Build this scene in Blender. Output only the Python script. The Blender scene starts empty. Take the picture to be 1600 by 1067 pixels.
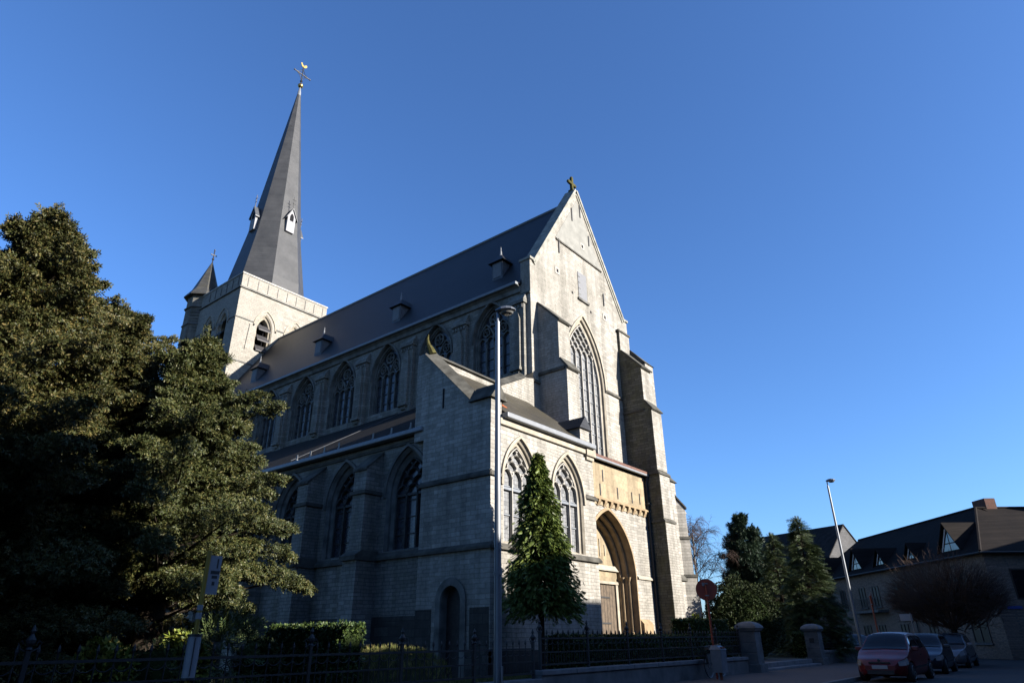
import bpy, bmesh, math, random
import numpy as np
from mathutils import Vector, Matrix, geometry
PI = math.pi
sc = bpy.context.scene
col = sc.collection
random.seed(7)

# ------------------------------------------------------------------ camera
F_PX, PITCH, ROLL, YAW = 1019.9, math.radians(24.516), math.radians(-.612), math.radians(51.365)
hd = Vector((math.sin(YAW), math.cos(YAW), 0)); rt = Vector((math.cos(YAW), -math.sin(YAW), 0)); upv = Vector((0, 0, 1))
fw = hd*math.cos(PITCH) + upv*math.sin(PITCH); up1 = -hd*math.sin(PITCH) + upv*math.cos(PITCH)
r2 = rt*math.cos(ROLL) + up1*math.sin(ROLL); u2 = -rt*math.sin(ROLL) + up1*math.cos(ROLL)
cam = bpy.data.cameras.new('camera'); camo = bpy.data.objects.new('camera', cam); col.objects.link(camo)
camo.matrix_world = Matrix(((r2.x, u2.x, -fw.x, 0), (r2.y, u2.y, -fw.y, 0), (r2.z, u2.z, -fw.z, 1.4), (0, 0, 0, 1)))
cam.sensor_width = 36; cam.lens = F_PX/1600*36; cam.clip_end = 3000; cam.clip_start = .1
sc.camera = camo

# ------------------------------------------------------------------ light
SUN_EL, SUN_AZ = math.radians(20), math.radians(17)          # azimuth measured from -Y towards +X
w = bpy.data.worlds.new('World'); sc.world = w; w.use_nodes = True
nt = w.node_tree; nt.nodes.clear()
sky = nt.nodes.new('ShaderNodeTexSky'); sky.sky_type = 'NISHITA'; sky.sun_disc = False
sky.sun_elevation = SUN_EL; sky.sun_rotation = PI - SUN_AZ
sky.air_density = 1.0; sky.dust_density = .6; sky.ozone_density = 7.5; sky.altitude = 0
bg = nt.nodes.new('ShaderNodeBackground'); bg.inputs[1].default_value = .0605
wo = nt.nodes.new('ShaderNodeOutputWorld')
tn = nt.nodes.new('ShaderNodeMix'); tn.data_type = 'RGBA'; tn.blend_type = 'MULTIPLY'; tn.inputs[0].default_value = 1; tn.inputs[7].default_value = (.93, .955, 1.03, 1)   # white balance of the photograph
nt.links.new(sky.outputs[0], tn.inputs[6]); nt.links.new(tn.outputs[2], bg.inputs[0]); nt.links.new(bg.outputs[0], wo.inputs[0])
sl = bpy.data.lights.new('sun', 'SUN'); sl.energy = 4.4; sl.angle = math.radians(.53); sl.color = (1, .935, .84)
so = bpy.data.objects.new('sun', sl); col.objects.link(so)
sd = Vector((math.sin(SUN_AZ)*math.cos(SUN_EL), -math.cos(SUN_AZ)*math.cos(SUN_EL), math.sin(SUN_EL)))
so.rotation_euler = (sd).to_track_quat('Z', 'Y').to_euler()
sc.view_settings.view_transform = 'Standard'; sc.view_settings.look = 'None'
sc.view_settings.exposure = 2.07; sc.view_settings.gamma = 1
sc.cycles.max_bounces = 6; sc.cycles.transparent_max_bounces = 4

# ------------------------------------------------------------------ materials
def newmat(name):
    m = bpy.data.materials.new(name); m.use_nodes = True
    t = m.node_tree; t.nodes.clear()
    o = t.nodes.new('ShaderNodeOutputMaterial'); b = t.nodes.new('ShaderNodeBsdfPrincipled')
    t.links.new(b.outputs[0], o.inputs[0])
    return m, t, b
def noise(t, vec, scale, detail=4, rough=.55):
    n = t.nodes.new('ShaderNodeTexNoise'); n.inputs['Scale'].default_value = scale
    n.inputs['Detail'].default_value = detail; n.inputs['Roughness'].default_value = rough
    if vec is not None: t.links.new(vec, n.inputs['Vector'])
    return n.outputs['Fac']
def ramp(t, fac, stops):
    r = t.nodes.new('ShaderNodeValToRGB'); e = r.color_ramp.elements
    while len(e) < len(stops): e.new(.5)
    for el, (p, c) in zip(e, stops):
        el.position = p; el.color = (*c, 1) if len(c) == 3 else c
    t.links.new(fac, r.inputs[0]); return r.outputs[0]
def mixc(t, fac, a, b, mode='MIX'):
    n = t.nodes.new('ShaderNodeMix'); n.data_type = 'RGBA'; n.blend_type = mode
    for s, v in ((0, fac), (6, a), (7, b)):
        if hasattr(v, 'is_linked') or hasattr(v, 'links'): t.links.new(v, n.inputs[s])
        elif s == 0: n.inputs[s].default_value = v
        else: n.inputs[s].default_value = (*v, 1)
    return n.outputs[2]
def pos(t): return t.nodes.new('ShaderNodeNewGeometry').outputs['Position']
def vmath(t, op, a, b):
    n = t.nodes.new('ShaderNodeVectorMath'); n.operation = op; t.links.new(a, n.inputs[0]); n.inputs[1].default_value = b
    return n.outputs[0]
def fmath(t, op, a, b=None, c=None):
    n = t.nodes.new('ShaderNodeMath'); n.operation = op
    for i, v in enumerate((a, b, c)):
        if v is None: continue
        if hasattr(v, 'links'): t.links.new(v, n.inputs[i])
        else: n.inputs[i].default_value = v
    return n.outputs[0]
def bump(t, b, h, strength, dist=.02):
    n = t.nodes.new('ShaderNodeBump'); n.inputs['Strength'].default_value = strength; n.inputs['Distance'].default_value = dist
    t.links.new(h, n.inputs['Height']); t.links.new(n.outputs[0], b.inputs['Normal'])
def wallvec(t):                                              # (x+y, z) along a wall of either direction
    p = pos(t); s = t.nodes.new('ShaderNodeSeparateXYZ'); t.links.new(p, s.inputs[0])
    a = fmath(t, 'ADD', s.outputs[0], s.outputs[1])
    c = t.nodes.new('ShaderNodeCombineXYZ'); t.links.new(a, c.inputs[0]); t.links.new(s.outputs[2], c.inputs[1])
    return c.outputs[0], p, s.outputs[2]

def masonry(name, c1, c2, mortar, bw=.36, rh=.122, stain=.55, moss=0., streak=True, bs=.55):
    m, t, b = newmat(name)
    v, p, z = wallvec(t)
    # slightly wavy courses
    nz = t.nodes.new('ShaderNodeTexNoise'); nz.inputs['Scale'].default_value = 1.3; t.links.new(p, nz.inputs['Vector'])
    off = vmath(t, 'SCALE', vmath(t, 'SUBTRACT', nz.outputs['Color'], (.5, .5, .5)), (0, 0, 0)); off.node.inputs['Scale'].default_value = .06
    ad = t.nodes.new('ShaderNodeVectorMath'); t.links.new(v, ad.inputs[0]); t.links.new(off, ad.inputs[1])
    br = t.nodes.new('ShaderNodeTexBrick'); t.links.new(ad.outputs[0], br.inputs['Vector'])
    br.inputs['Scale'].default_value = 1; br.inputs['Brick Width'].default_value = bw; br.inputs['Row Height'].default_value = rh
    br.inputs['Mortar Size'].default_value = .012; br.inputs['Mortar Smooth'].default_value = .3; br.inputs['Bias'].default_value = 0
    br.inputs['Color1'].default_value = (*c1, 1); br.inputs['Color2'].default_value = (*c2, 1); br.inputs['Mortar'].default_value = (*mortar, 1)
    br.squash_frequency = 3; br.squash = .7; br.offset_frequency = 2
    b2 = t.nodes.new('ShaderNodeTexBrick'); t.links.new(ad.outputs[0], b2.inputs['Vector'])
    for k_, v_ in (('Scale', 1), ('Brick Width', bw*1.2), ('Row Height', rh*1.22), ('Mortar Size', .012), ('Mortar Smooth', .3)): b2.inputs[k_].default_value = v_
    b2.inputs['Color1'].default_value = (*[x*1.06 for x in c1], 1); b2.inputs['Color2'].default_value = (*[x*.90 for x in c2], 1); b2.inputs['Mortar'].default_value = (*mortar, 1)
    pick = ramp(t, noise(t, p, .22, 2, .5), [(.50, (0, 0, 0)), (.515, (1, 1, 1))])
    brc = mixc(t, pick, br.outputs['Color'], b2.outputs['Color']); brf = mixc(t, pick, br.outputs['Fac'], b2.outputs['Fac'])
    f1 = noise(t, p, .55, 5, .6); f2 = noise(t, p, 9, 3)
    c = mixc(t, ramp(t, f1, [(.30, (0, 0, 0)), (.68, (1, 1, 1))]), (.56, .54, .49), (1.06, 1.05, 1.04))
    cc = mixc(t, stain, brc, c, 'MULTIPLY')
    c3 = mixc(t, .45, cc, ramp(t, f2, [(.3, (.55, .53, .48)), (.7, (1.12, 1.1, 1.08))]), 'MULTIPLY')
    if streak:
        sv = vmath(t, 'MULTIPLY', p, (2.2, 2.2, .16)); f3 = noise(t, sv, 1.0, 4, .6)
        c3 = mixc(t, .5, c3, ramp(t, f3, [(.36, (.42, .42, .40)), (.56, (1, 1, 1))]), 'MULTIPLY')
    if moss:
        f4 = noise(t, p, 1.7, 5, .65)
        c3 = mixc(t, fmath(t, 'MULTIPLY', ramp(t, f4, [(.42, (0, 0, 0)), (.7, (1, 1, 1))]), moss), c3, (.13, .12, .035))
    t.links.new(c3, b.inputs['Base Color']); b.inputs['Roughness'].default_value = .9; b.inputs['Specular IOR Level'].default_value = .2
    h = fmath(t, 'ADD', fmath(t, 'MULTIPLY', brf, -1.0), fmath(t, 'MULTIPLY', f2, .9))
    bump(t, b, h, bs, .02)
    return m
def plain(name, c, rough=.8, spec=.3, metal=0., var=.35, scale=6., bmp=.15, c2=None):
    m, t, b = newmat(name); p = pos(t); f = noise(t, p, scale, 4)
    lo = tuple(x*(1-var) for x in c); hi = tuple(min(1, x*(1+var*.6)) for x in (c2 or c))
    t.links.new(ramp(t, f, [(.3, lo), (.7, hi)]), b.inputs['Base Color'])
    b.inputs['Roughness'].default_value = rough; b.inputs['Specular IOR Level'].default_value = spec; b.inputs['Metallic'].default_value = metal
    if bmp: bump(t, b, noise(t, p, scale*4, 3), bmp, .01)
    return m
def slate(name, c, rowh=.12, bw=.22, rough=.5, moss=None, spec=.25, con=1.):
    m, t, b = newmat(name); v, p, z = wallvec(t)
    br = t.nodes.new('ShaderNodeTexBrick'); t.links.new(v, br.inputs['Vector'])
    br.inputs['Scale'].default_value = 1; br.inputs['Brick Width'].default_value = bw; br.inputs['Row Height'].default_value = rowh
    br.inputs['Mortar Size'].default_value = .006; br.inputs['Color1'].default_value = (*[x*(1-.22*con) for x in c], 1); br.inputs['Color2'].default_value = (*[x*(1+.28*con) for x in c], 1)
    br.inputs['Mortar'].default_value = (*[x*(1-.55*con) for x in c], 1)
    f = noise(t, p, .8, 5, .6); f2 = noise(t, p, 14, 2)
    cc = mixc(t, .7, br.outputs['Color'], ramp(t, f, [(.3, (.6, .6, .6)), (.7, (1.25, 1.22, 1.18))]), 'MULTIPLY')
    cc = mixc(t, ramp(t, f2, [(.68, (0, 0, 0)), (.74, (.6, .6, .6))]), cc, tuple(x*1.9 for x in c))
    if moss:
        f4 = noise(t, p, 2.3, 5, .65); cc = mixc(t, ramp(t, f4, [(.45, (0, 0, 0)), (.75, (.8, .8, .8))]), cc, moss)
    t.links.new(cc, b.inputs['Base Color']); b.inputs['Roughness'].default_value = rough; b.inputs['Specular IOR Level'].default_value = spec
    bump(t, b, fmath(t, 'ADD', fmath(t, 'MULTIPLY', br.outputs['Fac'], -1.), fmath(t, 'MULTIPLY', f2, .3)), .5, .012)
    return m
def leaded(name, c, cell=(.16, .11), gloss=.25):
    m, t, b = newmat(name); v, p, z = wallvec(t)
    br = t.nodes.new('ShaderNodeTexBrick'); t.links.new(v, br.inputs['Vector']); br.offset = 0
    br.inputs['Scale'].default_value = 1; br.inputs['Brick Width'].default_value = cell[0]; br.inputs['Row Height'].default_value = cell[1]
    br.inputs['Mortar Size'].default_value = .008; br.inputs['Color1'].default_value = (*[x*.7 for x in c], 1); br.inputs['Color2'].default_value = (*[x*1.5 for x in c], 1)
    br.inputs['Mortar'].default_value = (.03, .03, .032, 1)
    t.links.new(br.outputs['Color'], b.inputs['Base Color']); b.inputs['Roughness'].default_value = gloss
    f = noise(t, p, 5, 2); h = fmath(t, 'ADD', fmath(t, 'MULTIPLY', f, .6), fmath(t, 'MULTIPLY', br.outputs['Fac'], .5))
    bump(t, b, h, .35, .02)
    return m
def leafmat(name, ca, cb, cc=None, rough=.5, spec=.3, trans=.0, scale=1.2):
    m, t, b = newmat(name); g = t.nodes.new('ShaderNodeNewGeometry')
    f = noise(t, g.outputs['Position'], scale, 4, .6)
    c = ramp(t, g.outputs['Random Per Island'], [(0, ca), (.6, cb), (1, cc or cb)])
    c2 = mixc(t, .6, c, ramp(t, f, [(.35, (.5, .55, .5)), (.68, (1.35, 1.25, 1.1))]), 'MULTIPLY')
    t.links.new(c2, b.inputs['Base Color']); b.inputs['Roughness'].default_value = rough; b.inputs['Specular IOR Level'].default_value = spec
    if trans:
        b.inputs['Transmission Weight'].default_value = 0
    return m
def paint(name, c, rough=.3, coat=.3, metal=0.):
    m, t, b = newmat(name); p = pos(t); f = noise(t, p, 3, 3)
    t.links.new(ramp(t, f, [(.3, tuple(x*.85 for x in c)), (.7, c)]), b.inputs['Base Color']); b.inputs['Roughness'].default_value = rough
    b.inputs['Coat Weight'].default_value = coat; b.inputs['Coat Roughness'].default_value = .05; b.inputs['Metallic'].default_value = metal
    return m

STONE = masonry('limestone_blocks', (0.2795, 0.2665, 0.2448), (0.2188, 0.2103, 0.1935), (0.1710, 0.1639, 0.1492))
STONE_SHADED = masonry('shaded_weathered_limestone_blocks', (0.1938, 0.1882, 0.1757), (0.1406, 0.1372, 0.1292), (0.0874, 0.0856, 0.0826), moss=.12)  # darker limestone copy: shade of the side walls put into the colour, some moss
STONE_MOSSY_SHADE = masonry('mossy_shaded_limestone_blocks', (0.1081, 0.1046, 0.0915), (0.0721, 0.0700, 0.0566), (0.0468, 0.0448, 0.0392), moss=.25)  # moss, plus a darker tone painted in for the shaded buttress sides
STONE_TOWER = masonry('tower_limestone_blocks', (0.2411, 0.2273, 0.2019), (0.2009, 0.1905, 0.1698), (0.1591, 0.1495, 0.1350), bw=.34, rh=.15, stain=.3, streak=False)
PLINTH = masonry('dark_plinth_blocks', (0.0582, 0.0562, 0.0525), (0.0400, 0.0380, 0.0364), (0.0291, 0.0291, 0.0270), bw=.6, rh=.25)
ORANGE = masonry('ochre_ashlar', (0.2497, 0.2047, 0.1353), (0.2161, 0.1732, 0.1166), (0.2017, 0.1627, 0.1105), bw=.7, rh=.3, stain=.25, streak=True, bs=.2)
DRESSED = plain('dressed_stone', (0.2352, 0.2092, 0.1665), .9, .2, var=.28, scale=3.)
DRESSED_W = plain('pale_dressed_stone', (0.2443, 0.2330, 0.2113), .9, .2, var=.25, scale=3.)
DRESSED_D = plain('dark_dressed_stone', (0.1020, 0.0998, 0.0920), .9, .2, var=.5, scale=2.)  # darker dressed stone with stronger random variation
PORTALST = plain('ochre_portal_stone', (0.1999, 0.1462, 0.0878), .9, .2, var=.3, scale=3.)
COPING = plain('mossy_coping', (0.0581, 0.0562, 0.0488), .95, .1, var=.5, scale=2.5, bmp=.4)
STRING = plain('dark_string_course', (0.0624, 0.0593, 0.0515), .95, .1, var=.5, scale=2.5, bmp=.3)
LICHEN = plain('lichen_stone', (0.0520, 0.0473, 0.0166), .95, .1, var=.4, scale=8, bmp=.4)
SLATE = slate('blue_slate', (0.0118, 0.0124, 0.0143))
SLATE_SPIRE = slate('spire_slate', (0.0391, 0.0403, 0.0428), rough=.5, con=.35)
SLATE_CH = slate('mossy_chapel_slate', (0.0366, 0.0322, 0.0236), moss=(0.0322, 0.0279, 0.0130))
SLATE_AI = slate('aisle_slate', (0.0106, 0.0100, 0.0094), rough=.8, spec=.1)
SLATE_TUR = slate('turret_slate', (0.0372, 0.0372, 0.0360), moss=(0.0558, 0.0527, 0.0372))
TILE = slate('dark_roof_tiles', (0.0186, 0.0167, 0.0161), rowh=.3, bw=.25, rough=.8, spec=.08)
TILE_BR = plain('brown_eave_tiles', (0.0780, 0.0330, 0.0210), .7, .3, var=.4)
ZINC = plain('zinc_gutter', (0.1080, 0.1188, 0.1332), .5, .4, var=.2, bmp=0)
ZINC_L = plain('pale_zinc_flashing', (0.1188, 0.1253, 0.1339), .5, .4, var=.12, bmp=0)
LEAD_D = plain('dark_lead', (0.0434, 0.0465, 0.0527), .5, .4, var=.3)
GLASS = leaded('leaded_glass_dark', (.020, .022, .030))
GLASS_L = leaded('leaded_glass_grey', (.085, .088, .092), cell=(.13, .13), gloss=.5)
DARK = plain('dark_interior', (.010, .010, .012), .9, .1, var=.3, bmp=0)
LOUVRE = plain('louvre_slate', (0.0279, 0.0267, 0.0285), .6, .3, var=.4)
OAK = plain('old_oak_boards', (0.0714, 0.0525, 0.0357), .75, .25, var=.4, scale=5)
TRACD = plain('dark_tracery_stone', (.045, .044, .042), .9, .2, var=.4, scale=3.)  # darkest of the tracery stones, used on the aisle windows
DKWOOD = plain('dark_door_boards', (.025, .022, .02), .7, .25, var=.4)
IRON = plain('wrought_iron', (.012, .012, .013), .55, .4, var=.3, bmp=0)
GOLD = plain('gilded_metal', (0.3375, 0.2340, 0.0720), .3, .5, metal=.9, var=.1, bmp=0)
GCOP = plain('pale_coping_stone', (.19, .185, .16), .9, .2, var=.4, scale=3, bmp=.2)
SHUT = plain('grey_shutter', (0.1058, 0.1084, 0.1159), .7, .3, var=.1)
WHITEB = plain('white_painted_board', (0.1786, 0.1786, 0.1901), .7, .3, var=.12)

# ------------------------------------------------------------------ mesh builder
SPLIT = {'string_course', 'weathering', 'facing', 'saddle_bar', 'corbel', 'clamp', 'bus_emblem'}
def CPX(o, parent):                                          # extra pieces of a church part are church parts too
    if parent is not None and parent.name == 'church': church_parts.append(o)
class MB:
    def __init__(s): s.v = []; s.f = []; s.m = []; s.cur = 0
    def add(s, pts, faces):
        o = len(s.v); s.v += [tuple(p) for p in pts]; s.f += [[i+o for i in f] for f in faces]; s.m += [s.cur]*len(faces); return s
    def poly(s, pts): return s.add(pts, [list(range(len(pts)))])
    def box(s, x0, y0, z0, x1, y1, z1):
        p = [(x0, y0, z0), (x1, y0, z0), (x1, y1, z0), (x0, y1, z0), (x0, y0, z1), (x1, y0, z1), (x1, y1, z1), (x0, y1, z1)]
        return s.add(p, [(0, 3, 2, 1), (4, 5, 6, 7), (0, 1, 5, 4), (1, 2, 6, 5), (2, 3, 7, 6), (3, 0, 4, 7)])
    def loft(s, A, B, cap=True):
        n = len(A); s.add(list(A)+list(B), [(i, (i+1) % n, n+(i+1) % n, n+i) for i in range(n)])
        if cap: s.poly(list(A)[::-1]); s.poly(B)
        return s
    def extr(s, pts, d):
        d = Vector(d); A = [Vector(p) for p in pts]; return s.loft(A, [a+d for a in A])
    def tube(s, pts, rad, n=8, cap=True):
        pts = [Vector(p) for p in pts]; rad = rad if isinstance(rad, (list, tuple)) else [rad]*len(pts); rings = []
        for i, p in enumerate(pts):
            d = (pts[min(i+1, len(pts)-1)]-pts[max(i-1, 0)]).normalized()
            a = d.cross(Vector((0, 0, 1)) if abs(d.z) < .9 else Vector((1, 0, 0))).normalized(); c = d.cross(a)
            rings.append([p+(a*math.cos(2*PI*k/n)+c*math.sin(2*PI*k/n))*rad[i] for k in range(n)])
        o = len(s.v); s.v += [tuple(q) for r in rings for q in r]
        for i in range(len(pts)-1):
            for k in range(n):
                s.f.append([o+i*n+k, o+i*n+(k+1) % n, o+(i+1)*n+(k+1) % n, o+(i+1)*n+k]); s.m.append(s.cur)
        if cap:
            s.f.append([o+k for k in range(n)][::-1]); s.f.append([o+(len(pts)-1)*n+k for k in range(n)]); s.m += [s.cur]*2
        return s
    def lathe(s, c, prof, n=16, ang0=0.):
        c = Vector(c); o = len(s.v)
        for (r, z) in prof:
            for k in range(n): s.v.append((c.x+r*math.cos(ang0+2*PI*k/n), c.y+r*math.sin(ang0+2*PI*k/n), c.z+z))
        for i in range(len(prof)-1):
            for k in range(n):
                s.f.append([o+i*n+k, o+i*n+(k+1) % n, o+(i+1)*n+(k+1) % n, o+(i+1)*n+k]); s.m.append(s.cur)
        s.f.append([o+k for k in range(n)][::-1]); s.f.append([o+(len(prof)-1)*n+k for k in range(n)]); s.m += [s.cur]*2
        return s
    def sphere(s, c, r, n=12): return s.lathe(c, [(max(.001, r*math.sin(PI*i/8)), -r*math.cos(PI*i/8)) for i in range(9)], n)
    def pieces(s):
        par = list(range(len(s.v)))
        def find(a):
            while par[a] != a: par[a] = par[par[a]]; a = par[a]
            return a
        key = {}
        for i, p in enumerate(s.v):
            k = (round(p[0], 4), round(p[1], 4), round(p[2], 4))
            if k in key: par[find(i)] = find(key[k])
            else: key[k] = i
        for f in s.f:
            for a in f[1:]: par[find(a)] = find(f[0])
        g = {}
        for f in s.f: g.setdefault(find(f[0]), []).append(f)
        return list(g.values())
    def build(s, name, mat, parent=None, smooth=False, bev=0., fix=True):
        if name in SPLIT:                                    # every separate stone, bar or course is its own part
            ps = s.pieces()
            if len(ps) > 1:
                o = None
                for fs in ps:
                    idx = sorted({i for f in fs for i in f}); mp = {a: b for b, a in enumerate(idx)}; q = MB(); q.v = [s.v[i] for i in idx]; q.f = [[mp[i] for i in f] for f in fs]; q.m = [0]*len(fs)
                    c_ = q.build1(name, mat, parent, smooth, bev, fix); CPX(c_, parent); o = o or c_
                return o
        return s.build1(name, mat, parent, smooth, bev, fix)
    def build1(s, name, mat, parent=None, smooth=False, bev=0., fix=True):
        me = bpy.data.meshes.new(name); me.from_pydata(s.v, [], s.f)
        for mm in (mat if isinstance(mat, (list, tuple)) else [mat]): me.materials.append(mm)
        me.polygons.foreach_set('material_index', s.m)
        bm = bmesh.new(); bm.from_mesh(me)
        if fix: bmesh.ops.recalc_face_normals(bm, faces=bm.faces[:])
        bm.to_mesh(me); bm.free()
        if smooth: me.polygons.foreach_set('use_smooth', [True]*len(me.polygons))
        me.update()
        o = bpy.data.objects.new(name, me); col.objects.link(o)
        if parent: o.parent = parent
        if smooth and smooth != 'full':
            try: me.set_sharp_from_angle(angle=math.radians(40))
            except Exception: pass
        if bev:
            bv = o.modifiers.new('bevel', 'BEVEL'); bv.width = bev; bv.segments = 2; bv.limit_method = 'ANGLE'
        return o
def thing(name, label, cat, loc=(0, 0, 0), group=None, rz=0.):
    o = bpy.data.objects.new(name, None); col.objects.link(o); o.location = loc; o.rotation_euler = (0, 0, rz); o.empty_display_size = .3
    return tag(o, label, cat, group)
def tag(o, label, cat, group=None):
    o['label'] = label; o['category'] = cat
    if group: o['group'] = group
    return o
def struct(o): o['kind'] = 'structure'; return o

# ------------------------------------------------------------------ gothic window kit
def FR(y0): return lambda u, wd, z: Vector((u, y0+wd, z))        # wall facing -y
def SD(x0): return lambda u, wd, z: Vector((x0+wd, u, z))        # wall facing -x
def arch(c, h, zs, rise, n=12):
    """right-to-left points of a pointed arch above the spring line"""
    R = (h*h+rise*rise)/(2*h); a = math.acos(max(-1, min(1, (R-h)/R)))
    right = [(c+(h-R)+R*math.cos(a*i/n), zs+R*math.sin(a*i/n)) for i in range(n+1)]
    left = [(2*c-x, z) for x, z in right[:-1]][::-1]
    return right+left
def opening(c, h, z0, zs, rise, n=12): return [(c+h, z0)]+arch(c, h, zs, rise, n)+[(c-h, z0)]
def wall(P, outline, holes):
    mb = MB(); loops = [[P(u, 0, z) for u, z in outline]]+[[P(u, 0, z) for u, z in h] for h in holes]
    flat = [p for l in loops for p in l]
    mb.add(flat, [list(t) for t in geometry.tessellate_polygon(loops)])
    return mb
def rings(mb, P, prof, c, z0, zs, rise0, h0, n=12):
    """profile [(half, depth)]: strips following the arch, concentric with the outer order"""
    prev = None
    for h, d in prof:
        pts = opening(c, h, z0, zs, rise0*h/h0 if h < h0 else rise0+(h-h0)*1.05, n); cur = [P(u, d, z) for u, z in pts]
        if prev:
            k = len(cur); mb.add(prev+cur, [(i, i+1, k+i+1, k+i) for i in range(k-1)])
        prev = cur
def rib(mb, P, pts, wd, d0, d1):
    """stone bar of width wd along 2-D points, between depths d0 and d1"""
    n = len(pts); L = []; Rr = []
    for i in range(n):
        a = pts[max(i-1, 0)]; b = pts[min(i+1, n-1)]; dx, dz = b[0]-a[0], b[1]-a[1]; l = math.hypot(dx, dz) or 1
        nx, nz = -dz/l*wd/2, dx/l*wd/2; L.append((pts[i][0]+nx, pts[i][1]+nz)); Rr.append((pts[i][0]-nx, pts[i][1]-nz))
    o = len(mb.v)
    for i in range(n):
        for (u, z), d in ((L[i], d0), (Rr[i], d0), (Rr[i], d1), (L[i], d1)): mb.v.append(tuple(P(u, d, z)))
    for i in range(n-1):
        for k in range(4):
            mb.f.append([o+4*i+k, o+4*i+(k+1) % 4, o+4*i+4+(k+1) % 4, o+4*i+4+k]); mb.m.append(mb.cur)
def circ(c, z, r, n=16, a0=0.): return [(c+r*math.cos(a0+2*PI*i/n), z+r*math.sin(a0+2*PI*i/n)) for i in range(n+1)]
def archz(c, h, zs, rise, u):
    R = (h*h+rise*rise)/(2*h); x = abs(u-c)+(R-h); return zs+math.sqrt(max(0, R*R-x*x))
def gothic_window(parent, P, c, z0, zs, rise, prof, lights, surround, glassm, tracm, bars=.55, hood=True, heads=None, tw=.075, sill=True, style='net', transom=None):
    """prof: [(half, depth)...] outer to inner; glass sits at the last depth"""
    h0 = prof[0][0]; hi, di = prof[-1]; ri = rise*hi/h0
    win = None
    g = MB(); g.poly([P(u, di-.03, z) for u, z in opening(c, hi+.02, z0+.02, zs, ri+.02)])
    win = g.build('window', glassm, parent)
    s = MB(); rings(s, P, prof, c, z0, zs, rise, h0)
    if sill: s.poly([P(c-h0, 0, z0), P(c+h0, 0, z0), P(c+hi, di, z0+.12), P(c-hi, di, z0+.12)])
    if hood:
        rings(s, P, [(h0+.015, 0), (h0+.015, -.07), (h0+.12, -.07), (h0+.12, 0)], c, zs-.12, zs, rise, h0)
    s.build('arch_surround', surround, win)
    t = MB(); d0, d1 = di-.16, di-.025; step = 2*hi/lights; hz = heads if heads is not None else zs-.05
    for i in range(1, lights):
        u = c-hi+step*i; rib(t, P, [(u, z0+.05), (u, min(hz, archz(c, hi, zs, ri, u)-.03))], tw, d0, d1)
    rib(t, P, [(c-hi+.03, z0), (c-hi+.03, zs)], tw*.8, d0, d1); rib(t, P, [(c+hi-.03, z0), (c+hi-.03, zs)], tw*.8, d0, d1)
    rib(t, P, [(u, z) for u, z in arch(c, hi-.025, zs, ri-.03)], tw*.8, d0, d1)
    top = zs+ri
    lr = step*.62
    for i in range(lights):                                  # pointed head of each light
        cu = c-hi+step*(i+.5)
        pts = [(u, z) for u, z in arch(cu, step/2, hz, lr, 6) if z < archz(c, hi, zs, ri, u)-.0 and abs(u-c) < hi]
        if len(pts) > 2: rib(t, P, pts, tw*.8, d0+.01, d1)
    if style == 'net':                                       # flowing net of bladders above the lights
        row = 0
        zc = hz+lr*.95
        nb = lights-1
        while nb >= 1 and zc < top-.12:
            hh = lr*1.15
            for i in range(nb):
                cu = c+(i-(nb-1)/2)*step
                pts = [(cu, zc-.25*hh)]+[(cu+step*.5*math.sin(PI*(k/6)**.9), zc-.25*hh+hh*1.05*k/6) for k in range(1, 7)]
                pts2 = [(2*cu-u, z) for u, z in pts]
                for q in (pts, pts2):
                    q = [(u, z) for u, z in q if abs(u-c) < hi-.02 and z < archz(c, hi, zs, ri, u)-.01]
                    if len(q) > 2: rib(t, P, q, tw*.75, d0+.01, d1)
            zc += hh*.72; row += 1; nb = lights-1 if row % 2 == 0 else lights
    if style == 'big':                                       # sub-arches and a top circle
        for sgn in (-1, 1):
            cu = c+sgn*hi/2; pts = [(u, z) for u, z in arch(cu, hi/2, hz, ri*.62, 8) if z < archz(c, hi, zs, ri, u)]
            rib(t, P, pts, tw, d0-.01, d1)
            rc = hi*.2; q = circ(cu, hz+ri*.36, rc); rib(t, P, q, tw*.7, d0+.01, d1)
            for k in range(3):
                a = PI/2+k*2*PI/3; rib(t, P, circ(cu+rc*.45*math.cos(a), hz+ri*.36+rc*.45*math.sin(a), rc*.48, 10), tw*.4, d0+.03, d1)
        rc = hi*.29; zc = zs+ri*.64
        rib(t, P, circ(c, zc, rc), tw*.9, d0, d1)
        for k in range(4):
            a = PI/4+k*PI/2; rib(t, P, circ(c+rc*.48*math.cos(a), zc+rc*.48*math.sin(a), rc*.46, 10), tw*.45, d0+.03, d1)
        for sgn in (-1, 1):
            rib(t, P, [(c+sgn*rc*.6, zc-rc*.8), (c+sgn*rc*1.4, zc-rc*1.2), (c+sgn*hi*.82, zs+ri*.35)], tw*.5, d0+.02, d1)
    t.build('tracery', tracm, win)
    if bars:
        b = MB(); z = z0+bars
        while z < hz+lr*.3:
            rib(b, P, [(c-hi+.05, z), (c+hi-.05, z)], .035, di-.075, di-.04); z += bars
        if transom: rib(b, P, [(c-hi+.05, transom), (c+hi-.05, transom)], .09, di-.14, di-.04)
        b.build('saddle_bar', IRON if glassm is GLASS else ZINC, win)
    return win
def string(mb, P, u0, u1, z, proj=.10, hgt=.16):
    """weathered string course: sloped top, flat underside, standing proud of the wall"""
    q = [(0, z), (-proj, z), (-proj, z+hgt*.4), (0, z+hgt)]
    mb.loft([P(u0, d, zz) for d, zz in q], [P(u1, d, zz) for d, zz in q])
def profile_block(mb, prof, x0, x1): mb.loft([(x0, y, z) for y, z in prof], [(x1, y, z) for y, z in prof])

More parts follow.
